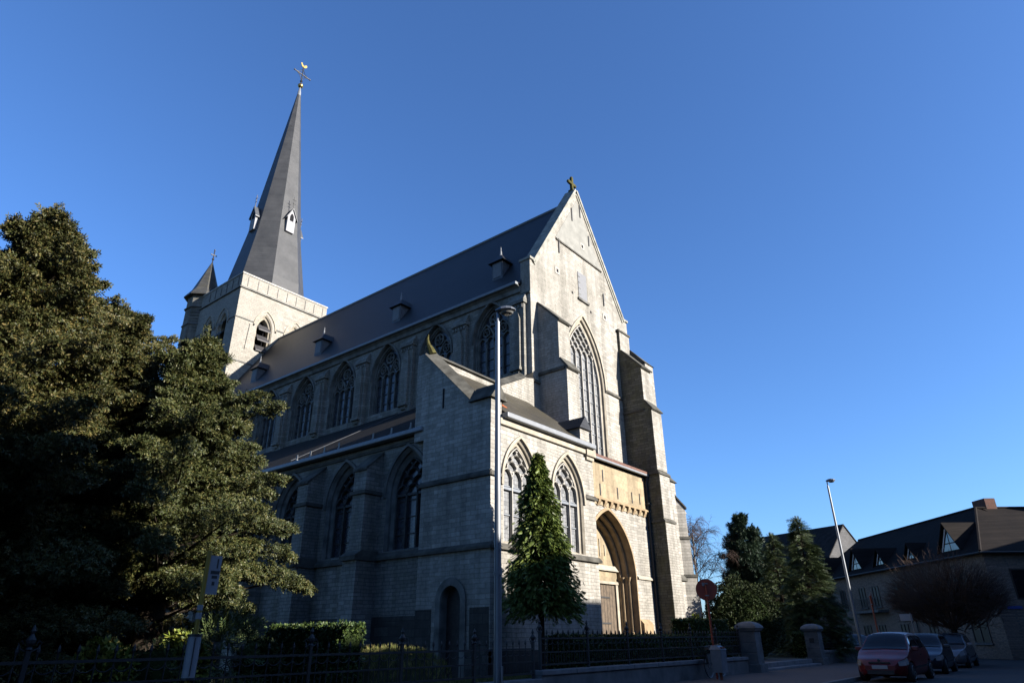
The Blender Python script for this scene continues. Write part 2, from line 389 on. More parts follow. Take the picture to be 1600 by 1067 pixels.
# ------------------------------------------------------------------ ground
G0 = .38                                                     # churchyard level above the pavement
GRASS = leafmat('dry_grass', (.05, .07, .02), (.10, .10, .035), (.16, .13, .06), .8, .1)
ASPH = plain('asphalt', (0.0210, 0.0210, 0.0223), .85, .3, var=.3, scale=4, bmp=.3)
LAWN = plain('lawn_soil', (0.0210, 0.0231, 0.0105), .95, .1, var=.5, scale=3, bmp=.6)
def paving(name, c1, c2, mort, bw, rh):
    m, t, b = newmat(name); p = pos(t); br = t.nodes.new('ShaderNodeTexBrick'); t.links.new(p, br.inputs['Vector'])
    br.inputs['Scale'].default_value = 1; br.inputs['Brick Width'].default_value = bw; br.inputs['Row Height'].default_value = rh; br.inputs['Mortar Size'].default_value = .006
    br.inputs['Color1'].default_value = (*c1, 1); br.inputs['Color2'].default_value = (*c2, 1); br.inputs['Mortar'].default_value = (*mort, 1)
    f = noise(t, p, 1.2, 4); t.links.new(mixc(t, .6, br.outputs[0], ramp(t, f, [(.3, (.6, .6, .6)), (.7, (1.1, 1.1, 1.1))]), 'MULTIPLY'), b.inputs['Base Color'])
    b.inputs['Roughness'].default_value = .9; bump(t, b, br.outputs['Fac'], -.3, .01); return m
PAVE = paving('red_brown_pavers', (0.0630, 0.0420, 0.0336), (0.0462, 0.0336, 0.0294), (0.0252, 0.0210, 0.0189), .22, .11)
PATHM = paving('path_pavers', (0.0924, 0.0714, 0.0588), (0.0714, 0.0588, 0.0504), (0.0378, 0.0336, 0.0294), .22, .11)
KERB = plain('kerb_concrete', (0.1260, 0.1260, 0.1218), .9, .2, var=.25)
BLUEST = plain('blue_limestone', (0.1134, 0.1155, 0.1197), .8, .3, var=.3, scale=3)
BLUEST_D = plain('weathered_blue_limestone', (0.0840, 0.0861, 0.0882), .85, .3, var=.35, scale=2.5)
g = MB(); g.poly([(-900, -900, -.02), (900, -900, -.02), (900, 900, -.02), (-900, 900, -.02)]); struct(g.build('ground', LAWN))
r = MB(); r.poly([(-80, -1.2, -.012+.0), (70, -1.2, -.012), (70, 6.6, -.012), (-80, 6.6, -.012)]); r.poly([(46.0, 6.6, -.010), (70, 6.6, -.010), (92, 30, -.010), (78, 36, -.010)])
struct(r.build('road', ASPH))
p = MB(); p.box(-80, 6.75, -.2, 45, 11.0, .1); p.box(-80, -6.2, -.2, 70, -1.35, .1); struct(p.build('pavement', PAVE))
k = MB(); k.box(-80, 6.6, -.2, 45.15, 6.75, .115); k.box(-80, -1.35, -.2, 70, -1.2, .115); struct(k.build('kerb', KERB, bev=.015))
c = MB(); c.box(-80, 11.36, -.2, 29.0, 90, G0); c.box(29.0, 13.2, -.2, 37.9, 90, G0); c.box(37.9, 11.36, -.2, 47, 90, G0); struct(c.build('churchyard', LAWN))
pp = MB(); pp.box(29.9, 11.6, -.2, 37.85, 13.19, G0+.004); pp.box(31.5, 13.2, .1, 36.8, 40, G0+.008); struct(pp.build('path', PATHM))
st = MB(); st.box(30.0, 10.75, -.1, 37.9, 11.25, .19); st.box(30.0, 11.17, -.1, 37.9, 11.62, .375)
tag(st.build('entrance_steps', BLUEST, bev=.02), 'two low stone steps between the gate piers', 'steps')

# ------------------------------------------------------------------ the church
church_parts = []
church = thing('church', 'large gothic pale stone church with slate roofs and a tall slender spire', 'church', (15.93, 13.68, 0))
def CP(o):
    if o not in church_parts: church_parts.append(o)
    return o
X0, Y0 = 15.93, 13.68                                        # chapel corner
XA, XN, XR, XC = 16.2, 22.77, 32.4, 27.55                    # aisle wall, clerestory wall, far wall, ridge
YG, YT, YE = 17.0, 48.0, 48.0
ZE, ZR = 17.65, 25.35                                        # nave eave and ridge
# ---- nave side (clerestory)
P = SD(XN); wins = [19.55+4.0*i for i in range(7)]
prof_c = [(1.20, 0), (1.20, .18), (1.10, .18), (1.10, .42)]
holes = [opening(c, 1.20, 13.1, 15.35, 1.9) for c in wins]
m = wall(P, [(YG+.6, 0), (YG+.6, ZE), (YE, ZE), (YE, 0)], holes)
m.poly([(XR, YG, 0), (XR, YG, ZE), (XR, YE, ZE), (XR, YE, 0)]); m.poly([(XN, YE, 0), (XR, YE, 0), (XR, YE, ZE), (XN, YE, ZE)])
CP(m.build('nave_wall', STONE_SHADED))
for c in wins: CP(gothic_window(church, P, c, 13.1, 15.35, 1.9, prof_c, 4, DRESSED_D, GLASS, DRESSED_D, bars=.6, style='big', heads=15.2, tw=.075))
cor = MB()
cor.loft([(XN, YG+.6, ZE-.45), (XN-.10, YG+.6, ZE-.42), (XN-.13, YG+.6, ZE-.2), (XN-.28, YG+.6, ZE-.08), (XN, YG+.6, ZE-.08)], [(XN, YE, ZE-.45), (XN-.10, YE, ZE-.42), (XN-.13, YE, ZE-.2), (XN-.28, YE, ZE-.08), (XN, YE, ZE-.08)])
CP(cor.build('cornice', DRESSED_D))
gt = MB(); gt.box(XN-.40, YG+.62, ZE-.08, XN-.12, YE, ZE+.09); CP(gt.build('gutter', ZINC, bev=.03))
for i in range(8):                                           # buttress strips between the clerestory windows
    c = 17.72 if i == 0 else 17.55+4.0*i
    b = MB(); h = .45
    b.box(XN-.24, c-h, 12.4, XN+.02, c+h, 16.45)
    b.box(XN-.38, c-h*.62, 13.0, XN-.24, c+h*.62, 15.6)
    b.loft([(XN-.38, c-h*.62, 15.6), (XN-.38, c+h*.62, 15.6), (XN-.24, c+h*.62, 15.6), (XN-.24, c-h*.62, 15.6)], [(XN-.26, c-.03, 16.35), (XN-.26, c+.03, 16.35), (XN-.24, c+.03, 16.35), (XN-.24, c-.03, 16.35)])
    b.box(XN-.34, c-h-.08, 16.45, XN+.02, c+h+.08, 16.62)
    b.loft([(XN-.34, c-h-.08, 16.62), (XN-.34, c+h+.08, 16.62), (XN, c+h+.08, 16.62), (XN, c-h-.08, 16.62)], [(XN-.02, c-h, 17.1), (XN-.02, c+h, 17.1), (XN, c+h, 17.1), (XN, c-h, 17.1)])
    for k in range(5): b.box(XN-.30, c-h+.05+k*.19, 16.2, XN-.24, c-h+.14+k*.19, 16.4)
    b.box(XN-.46, c-h*.7, 12.9, XN-.1, c+h*.7, 13.05); b.box(XN-.34, c-h*.4, 12.72, XN-.1, c+h*.4, 12.9)
    CP(b.build('wall_strip', STONE_SHADED, church, bev=.02))
# ---- nave roof
rf = MB(); e = .12
rf.loft([(XN-.2, YG+.55, ZE), (XC, YG+.55, ZR), (XR+.2, YG+.55, ZE)], [(XN-.2, YE, ZE), (XC, YE, ZR), (XR+.2, YE, ZE)])
roof = CP(rf.build('nave_roof', SLATE, church))
rg = MB(); rg.tube([(XC, YG+.5, ZR+.03), (XC, YE, ZR+.03)], .09, 6); rg.build('ridge_capping', ZINC_L, roof)
slope = (ZR-ZE)/(XC-XN+.2)
for y in (19.75, 27.85, 35.7, 43.6):
    z0 = 19.15; xf = XN-.2+(z0-ZE)/slope; d = MB()
    d.box(xf-.05, y-.36, z0-.15, xf+1.1, y+.36, z0+1.0); dm = d.build('roof_dormer', LEAD_D, church); CP(dm)
    q = MB(); zz = z0+1.0
    base = [(xf-.22, y-.55, zz), (xf+1.2, y-.55, zz), (xf+1.2, y+.55, zz), (xf-.22, y+.55, zz)]
    q.loft(base, [(xf+.25, y-.06, zz+.62), (xf+1.2, y-.06, zz+.62), (xf+1.2, y+.06, zz+.62), (xf+.25, y+.06, zz+.62)]); q.build('dormer_roof', SLATE, dm)
    q = MB(); q.box(xf-.075, y-.27, z0+.05, xf-.04, y+.27, z0+.92); q.build('shutter', SHUT, dm)
    q = MB(); q.lathe((xf+.27, y, zz+.55), [(.09, 0), (.05, .2), (.06, .24), (.02, .4), (.035, .46), (.005, .6)], 8); q.build('finial', ZINC_L, dm)
# ---- gable wall
P = FR(YG); GC = 27.45
gw = opening(GC, 1.88, 9.3, 13.7, 3.75)
out = [(XN, 0), (XN, 18.97), (XN+.42, 18.97), (27.53, 25.75), (31.95, 18.97), (XR+.1, 18.97), (XR+.1, 0)]
m = wall(P, [(XN, 9.0), (XN, 18.97), (XN+.42, 18.97), (27.53, 25.75), (31.95, 18.97), (XR+.1, 18.97), (XR+.1, 9.0)], [opening(GC, 1.88, 9.3, 13.7, 3.75)])
n = len(out); bk = [(u, YG+.6, z) for u, z in out]; fr = [(u, YG, z) for u, z in out]
for a in range(n-1): m.poly([fr[a], fr[a+1], bk[a+1], bk[a]])
m.add(bk, [list(range(n))]); m.box(XN, YG+.02, 0, 24.4, YG+.6, 9.0); m.box(31.0, YG+.02, 0, XR+.1, YG+.6, 9.0)
m.box(27.33, YG-.02, 25.6, 27.73, YG+.55, 25.95)
CP(m.build('gable_wall', STONE, church))
CP(gothic_window(church, P, GC, 9.3, 13.7, 3.75, [(1.88, 0), (1.80, .06), (1.80, .16), (1.70, .2), (1.66, .34)], 6, DRESSED, GLASS_L, DRESSED_W, bars=.58, heads=15.2, tw=.055, style='net'))
m = wall(FR(YG-.015), [(25.18, 21.5), (27.53, 25.2), (29.9, 21.5)], []); CP(m.build('gable_peak', plain('grey_gable_stone', (.155, .153, .14), .9, .2, var=.2, scale=2), church))
cp = MB(); t_ = math.atan2(25.75-18.97, 27.53-XN-.42)
for sgn, (xa, za), (xb, zb) in ((-1, (XN+.30, 18.85), (27.53, 25.95)), (1, (32.08, 18.85), (27.53, 25.95))):
    nx, nz = sgn*math.sin(t_), math.cos(t_)
    for o0, o1, y0, y1 in ((0, .14, YG-.10, YG+.66), (-.14, 0, YG-.05, YG+.02)):
        A = [(xa+nx*o0, y0, za+nz*o0), (xa+nx*o1, y0, za+nz*o1), (xa+nx*o1, y1, za+nz*o1), (xa+nx*o0, y1, za+nz*o0)]
        B = [(x+xb-xa, y, z+zb-za) for x, y, z in A]; cp.loft(A, B)
cp.box(XN-.06, YG-.08, 18.97, XN+.45, YG+.66, 19.1); cp.box(31.9, YG-.08, 18.97, XR+.18, YG+.66, 19.1)
CP(cp.build('gable_coping', GCOP, church))
q = MB(); q.box(27.36, YG+.05, 25.95, 27.72, YG+.4, 26.12); q.box(27.45, YG+.14, 26.1, 27.63, YG+.32, 27.05); q.box(27.19, YG+.15, 26.52, 27.89, YG+.31, 26.72)
for dx, dz in ((-.36, .62), (.36, .62), (0, 1.05)): q.sphere((27.54+dx, YG+.23, 26.0+dz), .11, 8)
CP(q.build('gable_cross', LICHEN, church, bev=.03))
q = MB(); string(q, P, 25.2, 29.9, 21.35, .07, .16); string(q, P, XN, 23.3, 12.3, .09, .2); string(q, P, 24.3, GC-1.9, 12.3, .0, .0) if False else None
string(q, P, 29.35, 31.2, 13.6, .09, .2); string(q, SD(XN), YG, YG+.7, 12.3, .09, .2); string(q, SD(XN), YG, YG+.62, 17.0, .06, .15)
CP(q.build('string_course', STRING, church))
q = MB()
for u, z, h in ((26.95, 23.5, .9), (27.85, 24.2, .9), (28.65, 22.6, .7), (25.45, 20.6, .9), (29.9, 19.1, .8)): q = MB(); q.box(u-.035, YG-.06, z, u+.035, YG-.01, z+h); CP(q.build('wall_anchor', IRON, church))
for u, z in ((26.6, 18.55), (28.4, 18.05)): q = MB(); q.box(u-.07, YG-.012, z, u+.07, YG+.02, z+.14); CP(q.build('wall_hole', DARK, church))
for u, z in ((25.2, 19.35), (27.9, 22.2), (29.9, 18.35)):
    q = MB(); q.box(u-.2, YG-.03, z-.2, u+.2, YG+.02, z+.2); o = CP(q.build('putlog_frame', DRESSED_W, church)); q = MB(); q.box(u-.09, YG-.034, z-.1, u+.09, YG, z+.1); q.build('putlog_hole', DARK, o)
q = MB(); q.box(27.22, YG-.03, 18.55, 28.08, YG+.02, 20.25); nich = CP(q.build('niche_shutter', SHUT, church))
q = MB(); q.box(27.10, YG-.1, 18.42, 28.2, YG-.0, 18.55)
for k in range(4): q.box(27.22, YG-.04, 18.8+k*.37, 27.42, YG-.025, 18.84+k*.37)
q.build('sill', DRESSED_D, nich)
# ---- gable buttresses
def buttress(prof, x0, x1, mat, cops, name='buttress'):
    b = MB(); profile_block(b, prof, x0, x1); o = CP(b.build(name, mat, church))
    q = MB()
    for (ya, za), (yb, zb) in cops:                          # sloped cap stones with a little overhang
        d = Vector((0, yb-ya, zb-za)).normalized(); nrm = Vector((0, -abs(d.z), abs(d.y)))
        a = Vector((0, ya, za)); c = Vector((0, yb, zb))+d*.10
        A = [a, c, c+nrm*.09, a+nrm*.09]
        q.loft([(x0-.05, p.y, p.z) for p in A], [(x1+.05, p.y, p.z) for p in A])
    if cops: q.build('weathering', COPING, o)
    return o
buttress([(YG+.05, 0), (YG+.05, 16.6), (YG, 16.6), (15.8, 15.35), (15.8, 13.3), (15.42, 12.8), (15.42, 0)], 23.3, 24.27, STONE, [((YG, 16.6), (15.8, 15.35)), ((15.8, 13.3), (15.42, 12.8))])
RB = buttress([(YG+.05, 0), (YG+.05, 17.9), (16.85, 17.9), (16.85, 16.62), (15.68, 15.35), (15.68, 13.3), (15.3, 12.8), (15.3, 9.35), (15.22, 9.2), (15.22, 6.9), (15.16, 6.75), (15.16, 1.7), (14.95, 1.45), (14.95, 0)], 31.2, 32.35, STONE_MOSSY_SHADE,
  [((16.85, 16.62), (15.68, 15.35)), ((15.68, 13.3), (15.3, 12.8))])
q = MB()                                                     # front faces in plain limestone; the sides are a mossy copy darkened for shade
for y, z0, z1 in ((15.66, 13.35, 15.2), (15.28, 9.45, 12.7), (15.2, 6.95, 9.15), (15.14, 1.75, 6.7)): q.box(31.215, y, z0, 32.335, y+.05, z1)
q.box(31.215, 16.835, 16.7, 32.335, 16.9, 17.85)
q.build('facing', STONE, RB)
q = MB(); Pq = FR(15.2); string(q, FR(15.26), 31.14, 32.45, 9.2, .1, .2); string(q, FR(15.2), 31.14, 32.45, 6.75, .08, .16)
q.loft([(31.1, 15.2, 9.2), (31.1, 16.1, 9.2), (31.1, 16.1, 9.3), (31.1, 15.2, 9.38)], [(31.2, 15.2, 9.2), (31.2, 16.1, 9.2), (31.2, 16.1, 9.3), (31.2, 15.2, 9.38)])
q.box(31.13, 15.16, 6.75, 31.2, 16.1, 6.87); q.box(31.13, 15.7, 12.75, 31.2, YG, 12.87); q.box(23.22, 15.5, 12.72, 23.3, YG, 12.86); q.box(31.1, 16.8, 17.9, 32.45, YG+.1, 18.02)
q.build('string_course', STRING, RB)
b = MB()                                                     # side buttress with pyramid cap, stepping out lower down
b.box(32.35, 15.95, 9.5, 33.3, 17.6, 16.0); o = CP(b.build('buttress', STONE, church))
q = MB(); q.loft([(32.3, 15.88, 16.0), (33.38, 15.88, 16.0), (33.38, 17.7, 16.0), (32.3, 17.7, 16.0)], [(32.3, 16.8, 17.05), (32.4, 16.8, 17.05), (32.4, 17.6, 17.05), (32.3, 17.6, 17.05)]); q.build('weathering', COPING, o)
b = MB(); b.box(32.35, 15.5, 0, 33.58, 17.6, 9.2); o = CP(b.build('buttress', STONE, church))
q = MB(); q.loft([(32.75, 15.40, 9.12), (33.70, 15.40, 9.12), (33.70, 17.6, 9.12), (32.75, 17.6, 9.12)], [(32.75, 15.75, 9.62), (33.45, 15.75, 9.55), (33.45, 17.6, 9.55), (32.75, 17.6, 9.62)]); q.build('weathering', COPING, o)
q = MB(); string(q, FR(15.5), 32.4, 33.6, 4.05, .12, .3); q.build('string_course', STRING, o)
DD, DE, DO = Vector((.7071, -.7071, 0)), Vector((.7071, .7071, 0)), Vector((33.45, 15.52, 0))
def diag(mb, L, z0, z1, top=None, g_=0.):                    # buttress set diagonally on the far corner
    q = [DO-DD*.5-DE*g_, DO+DD*(L+g_)-DE*g_, DO+DD*(L+g_)+DE*(1.2+g_), DO-DD*.5+DE*(1.2+g_)]; up_ = Vector((0, 0, 1))
    mb.loft([p_+up_*z0 for p_ in q], [p_+up_*(z1 if k in (1, 2) else (top or z1)) for k, p_ in enumerate(q)])
b = MB(); diag(b, .48, 6.2, 7.75, 8.8); diag(b, .56, 4.3, 6.2); diag(b, .70, 0, 4.3); o = CP(b.build('buttress', STONE, church))
q = MB(); diag(q, .56, 6.14, 6.28, None, .05); diag(q, .70, 4.24, 4.38, None, .05); q.build('string_course', STRING, o)
q = MB(); up_ = Vector((0, 0, 1)); A_ = [DO-DD*.5+up_*8.92, DO+DD*.56+up_*7.70, DO+DD*.56+up_*7.80, DO-DD*.5+up_*9.04]; q.loft([a-DE*.06 for a in A_], [a+DE*1.26 for a in A_]); q.build('weathering', COPING, o)
b = MB(); b.box(33.3, 17.5, 0, 39, 47, 8.4); b.loft([(33.2, 17.5, 12.7), (33.2, 17.5, 8.4), (39.2, 17.5, 8.4)], [(33.2, 47, 12.7), (33.2, 47, 8.4), (39.2, 47, 8.4)]); CP(b.build('far_aisle', STONE, church))
# ---- portal
P = FR(16.1); PC, PH, PS, PR = 27.2, 2.27, 4.0, 3.05
m = wall(P, [(22.2, 0), (22.2, 7.05), (31.2, 7.05), (31.2, 0)], [opening(PC, PH, 0, PS, PR)]); CP(m.build('portal_wall', STONE, church))
m = MB(); m.box(22.2, 16.06, 7.05, 31.2, YG+.1, 9.05); CP(m.build('portal_upper_wall', ORANGE, church))
q = MB(); string(q, FR(16.06), 22.2, 31.2, 7.28, .14, .16)
u = 22.4
while u < 31: q.loft([(u, 16.06, 7.28), (u, 15.93, 7.28), (u, 15.95, 7.17), (u, 16.06, 7.0)], [(u+.19, 16.06, 7.28), (u+.19, 15.93, 7.28), (u+.19, 15.95, 7.17), (u+.19, 16.06, 7.0)]); u += .55
CP(q.build('corbel_frieze', PORTALST, church))
q = MB(); string(q, P, PC+PH+.1, 31.2, 3.97, .09, .16); string(q, P, 22.2, PC-PH-.1, 3.97, .09, .16); CP(q.build('string_course', DRESSED, church))
q = MB(); q.loft([(22.1, 15.82, 9.22), (22.1, 15.82, 9.34), (22.1, YG, 9.95), (22.1, YG, 9.05)], [(31.2, 15.82, 9.22), (31.2, 15.82, 9.34), (31.2, YG, 9.95), (31.2, YG, 9.05)]); CP(q.build('portal_roof', TILE_BR, church))
q = MB(); q.box(22.1, 15.78, 9.1, 31.18, 15.92, 9.215); q.build('gutter', ZINC_L, church_parts[-1], bev=.03)
q = MB(); q.tube([(31.08, 15.86, 9.1), (31.08, 15.95, 8.8), (31.08, 15.98, 0.3)], .06, 8); q.sphere((31.08, 15.92, 7.7), .11, 8); CP(q.build('downpipe', IRON, church, smooth=True))
q = MB(); rings(q, P, [(PH, .0), (PH, -.04), (2.16, -.06), (2.14, .05), (2.14, .34), (2.09, .36), (2.06, .33), (2.02, .38), (2.02, .64), (1.97, .66), (1.94, .63), (1.9, .68), (1.9, .93)], PC, 0, PS, PR, PH, 18)
for sgn in (-1, 1):
    for h, d in ((2.09, .3), (1.97, .6)):
        q.tube([(PC+sgn*h, 16.1+d, 1.6), (PC+sgn*h, 16.1+d, 4.0)], .055, 8); q.lathe((PC+sgn*h, 16.1+d, 1.3), [(.13, 0), (.13, .2), (.08, .3), (.1, .33), (.06, .36)], 8); q.lathe((PC+sgn*h, 16.1+d, 3.85), [(.06, 0), (.1, .12), (.13, .2)], 8)
    q.box(PC+sgn*2.03-.28, 15.98, 0, PC+sgn*2.03+.28, 17.0, 1.35)
    x = PC+sgn*2.75; q.loft([(x-.45, 15.9, 0), (x+.45, 15.9, 0), (x+.45, 16.1, 0), (x-.45, 16.1, 0)], [(x-.45, 15.9, 2.0), (x+.45, 15.9, 2.0), (x+.45, 16.1, 2.2), (x-.45, 16.1, 2.2)])
portal = CP(q.build('portal', PORTALST, church))
m = MB(); m.poly([Vector((u, 17.03, z)) for u, z in opening(PC, 1.92, 4.25, 4.26, 2.55)]); m.box(PC-1.9, 16.93, 3.85, PC+1.9, 17.05, 4.3); m.build('tympanum', ORANGE, portal)
q = MB(); q.loft([(PC-1.88, 16.93, 4.3), (PC-1.88, 16.80, 4.3), (PC-1.88, 16.93, 4.55)], [(PC+1.88, 16.93, 4.3), (PC+1.88, 16.80, 4.3), (PC+1.88, 16.93, 4.55)]); q.box(PC-1.88, 16.86, 3.72, PC-1.6, 17.04, 3.85); q.box(PC-1.88, 16.86, 3.72, PC+1.88, 16.99, 3.84)
for x in (PC-1.88, PC-.08, PC+1.66): q.box(x, 16.9, 0, x+.22, 17.05, 3.75)
q.box(PC+.55, 16.99, 4.95, PC+.61, 17.025, 5.75); q.box(PC+1.0, 16.99, 5.0, PC+1.06, 17.025, 5.5)
q.build('door_frame', DRESSED, portal)
for x in (PC-1.66, PC+.14):
    m = MB(); m.box(x, 16.98, .3, x+1.52, 17.06, 3.72); d = m.build('door', OAK, portal)
    q = MB()
    for z in (.9, 2.0, 3.1): q.box(x+.05, 16.955, z, x+1.0, 16.98, z+.07)
    for kx in range(1, 6): q.box(x+kx*.25-.006, 16.972, .32, x+kx*.25+.006, 16.981, 3.7)
    q.build('hinge_straps', IRON, d)
for u, z in ((26.9, 8.2), (26.6, 7.5), (28.2, 7.55), (29.6, 7.55), (30.4, 7.6)): q = MB(); q.box(u-.03, 16.03, z, u+.03, 16.08, z+.55); CP(q.build('wall_anchor', IRON, church))
# ---- chapel beside the portal
P = FR(Y0)
cw = [(17.5, .95), (20.36, 1.0)]; XE = 22.2
m = wall(P, [(X0, 0), (X0, 8.5), (XE, 8.5), (XE, 0)], [opening(c, h, 4.2, 6.15, 1.62) for c, h in cw])
S = SD(X0)
side = [(Y0, 0), (Y0, 8.9), (14.55, 8.95), (16.88, 11.3), (16.88, 0)]
sd_h = opening(15.3, .42, 0, 2.5, .46, 8)
m2 = wall(S, side, [sd_h]); m.add(m2.v, m2.f)
m.box(X0+.02, Y0+.02, 8.5, X0+.62, 14.5, 8.9)
m.poly([(X0+.6, y, z) for y, z in side]); m.poly([(X0, 16.88, 0), (X0+.6, 16.88, 0), (X0+.6, 16.88, 11.3), (X0, 16.88, 11.3)])
m.poly([(XE, Y0, 0), (XE, Y0, 8.5), (XE, YG, 8.5), (XE, YG, 0)])
m.box(X0-.0+.01, Y0-.01, 8.0, X0+.55, Y0+.05, 9.0)
CP(m.build('chapel_wall', STONE, church))
for c, h in cw: CP(gothic_window(church, P, c, 4.2, 6.15, 1.62, [(h, 0), (h-.06, .07), (h-.06, .13), (h-.13, .17), (h-.16, .3)], 3, DRESSED, GLASS_L, DRESSED_W, bars=None if False else .95, heads=6.35, tw=.042, style='net', transom=6.0))
q = MB(); string(q, P, X0-.06, XE+.1, 3.98, .12, .2); string(q, S, Y0-.1, 16.95, 3.98, .12, .2); string(q, S, Y0-.06, 16.95, 6.25, .09, .2); string(q, P, X0-.06, X0+.5, 6.25, .09, .18)
string(q, P, 21.45, XE+.1, 6.3, .09, .18); q.box(XE, Y0-.02, 3.98, XE+.1, 16.0, 4.1)
CP(q.build('string_course', STRING, church))
cw2 = [(17.5, .95), (20.36, 1.0)]
q = MB(); q.box(X0+.55, Y0-.30, 8.28, XE-.1, Y0-.02, 8.48); CP(q.build('gutter', ZINC_L, church, bev=.04)); q = MB(); q.box(X0+.4, Y0-.1, 8.05, XE+.03, Y0, 8.28); CP(q.build('cornice', DRESSED, church, bev=.03))
q = MB(); q.poly([(X0+.6, Y0-.2, 8.45), (XE, Y0-.2, 8.45), (XE, YG, 11.2), (X0+.6, YG, 11.2)]); q.poly([(X0+.6, Y0-.2, 8.4), (XE, Y0-.2, 8.4), (XE, YG, 11.15), (X0+.6, YG, 11.15)])
cr = CP(q.build('chapel_roof', SLATE_CH, church))
q = MB(); sl_ = 2.75/(YG-Y0+.2); q.box(0, 0, 0, .35, .25, .03); ob = q.build('red_repair_tile', plain('red_tile', (.32, .09, .03), .8, .2), cr); ob.location = (X0+1.2, Y0+.5, 8.45+.7*sl_+.02); ob.rotation_euler = (math.atan(sl_), 0, .15)
def saddle(mb, x0, x1, pts, h=.28, drop=.06, over=.07):
    """saddle-back coping whose ridge runs along (y, z) points"""
    for (ya, za), (yb, zb) in zip(pts, pts[1:]):
        f = lambda y, z: [(x0-over, y, z-drop), (x1+over, y, z-drop), ((x0+x1)/2, y, z+h)]
        mb.loft(f(ya, za), f(yb, zb))
q = MB(); saddle(q, X0, X0+.6, [(14.5, 9.0), (16.95, 11.45)]); saddle(q, X0, X0+.62, [(13.55, 9.0), (14.62, 9.0)], .5, .1, .12)
CP(q.build('chapel_coping', COPING, church))
q = MB(); q.tube([(X0+.2, 16.8, 11.4), (X0+.15, 16.88, 11.65), (X0+.12, 16.98, 11.85), (X0+.12, 17.05, 12.1), (X0+.14, 17.03, 12.3)], [.17, .13, .08, .05, .02], 8); CP(q.build('finial', LICHEN, church, smooth=True))
q = MB(); q.box(21.45, Y0+.03, 8.3, 22.1, Y0+1.1, 9.15); o = CP(q.build('chapel_gablet', STONE, church))
q = MB(); saddle(q, 21.45, 22.1, [(Y0-.06, 9.15), (Y0+1.3, 9.15)], .5, .04, .12); q.build('gablet_roof', SLATE, o)
q = MB(); q.box(21.6, Y0-.16, 8.0, 22.25, Y0, 8.3); q.box(21.68, Y0-.08, 7.85, 22.2, Y0, 8.0); q.build('corbel', DRESSED, o)
m = MB(); vv = [(X0+.02, 8.0), (X0+.02, 11.45), (20.2, 11.35), (22.0, 12.25), (XN-.05, 12.4), (XN-.05, 8.0)]   # front wall over the aisle end, its top dipping to a valley
m.extr([(u, 16.9, z) for u, z in vv], (0, .5, 0)); CP(m.build('aisle_end_wall', STONE, church))
q = MB()
for (xa, za), (xb, zb) in (((X0+.3, 11.5), (20.25, 11.45)), ((20.2, 11.42), (22.05, 12.35))):
    A = [(xa, 16.78, za-.1), (xa, 17.5, za-.1), (xa, 17.15, za+.2)]; q.loft(A, [(x+xb-xa, y, z+zb-za) for x, y, z in A])
CP(q.build('aisle_end_coping', COPING, church))
q = MB(); rings(q, S, [(.66, -.015), (.66, -.05), (.44, -.05), (.42, .0), (.42, .3)], 15.3, 0, 2.5, .72, .66, 10); sd_ = CP(q.build('side_door', DRESSED_D, church))
q = MB(); q.poly([S(u, .26, z) for u, z in opening(15.3, .43, 0, 2.5, .48, 8)]); q.build('door_leaf', DKWOOD, sd_)
q = MB(); q.box(X0-.06, Y0-.06, 0, X0-.0, 14.6, 1.1); q.box(X0-.06, 16.0, 0, X0, 16.92, 1.1); q.box(X0-.06, Y0-.06, 0, XE+.06, Y0, 1.1); CP(q.build('base_course', PLINTH, church))
q = MB(); q.box(X0-.012, 16.15, 0, X0-.004, 16.88, 2.3); CP(q.build('dark_plinth', PLINTH, church)); q = MB(); q.box(X0-.012, Y0+.04, 0, X0-.004, 14.5, 2.3); CP(q.build('dark_plinth', PLINTH, church))
q = MB(); q.box(X0-.02, 15.9, 9.0, X0+.01, 15.97, 9.75); CP(q.build('slit', DARK, church))
# ---- aisle
P = SD(XA); ac = [17.93+3.63*i for i in range(8)]
m = wall(P, [(16.7, 0), (16.7, 8.35), (YE, 8.35), (YE, 0)], [opening(c, 1.08, 4.3, 6.35, 1.65) for c in ac]); CP(m.build('aisle_wall', STONE_SHADED, church))
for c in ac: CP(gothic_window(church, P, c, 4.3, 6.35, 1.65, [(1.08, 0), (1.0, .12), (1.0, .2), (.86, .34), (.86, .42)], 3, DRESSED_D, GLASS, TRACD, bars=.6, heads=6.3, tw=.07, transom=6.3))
q = MB(); string(q, P, 16.88, YE, 4.02, .12, .24); string(q, P, 16.88, YE, 8.1, .06, .14); CP(q.build('string_course', STRING, church))
q = MB(); q.box(XA-.36, 16.95, 8.36, XA-.04, YE, 8.54); CP(q.build('gutter', ZINC, church, bev=.04))
q = MB(); q.loft([(XA-.22, 16.95, 8.5), (XN, 16.95, 12.75), (XN, 16.95, 8.5)], [(XA-.22, YE, 8.5), (XN, YE, 12.75), (XN, YE, 8.5)]); ar = CP(q.build('aisle_roof', SLATE_AI, church))
for y in (18.2, 19.3, 20.4, 22.6, 23.6, 24.6, 25.6):
    q = MB(); x = XA+.25; z = 8.5+.47*.64
    q.loft([(x, y-.05, z), (x, y+.05, z), (x+.02, y+.05, z), (x+.02, y-.05, z)], [(x-.05, y-.12, z+.22), (x-.05, y-.03, z+.24), (x-.03, y-.03, z+.24), (x-.03, y-.12, z+.22)]); q.box(x-.03, y-.05, z, x+.22, y+.05, z+.03); q.build('roof_hook', ZINC_L, ar)
q = MB(); q.tube([(XA+.4, 26.3, 8.93), (XN-.4, 25.2, 12.53)], .018, 6); q.build('flashing_strip', LEAD_D, ar)
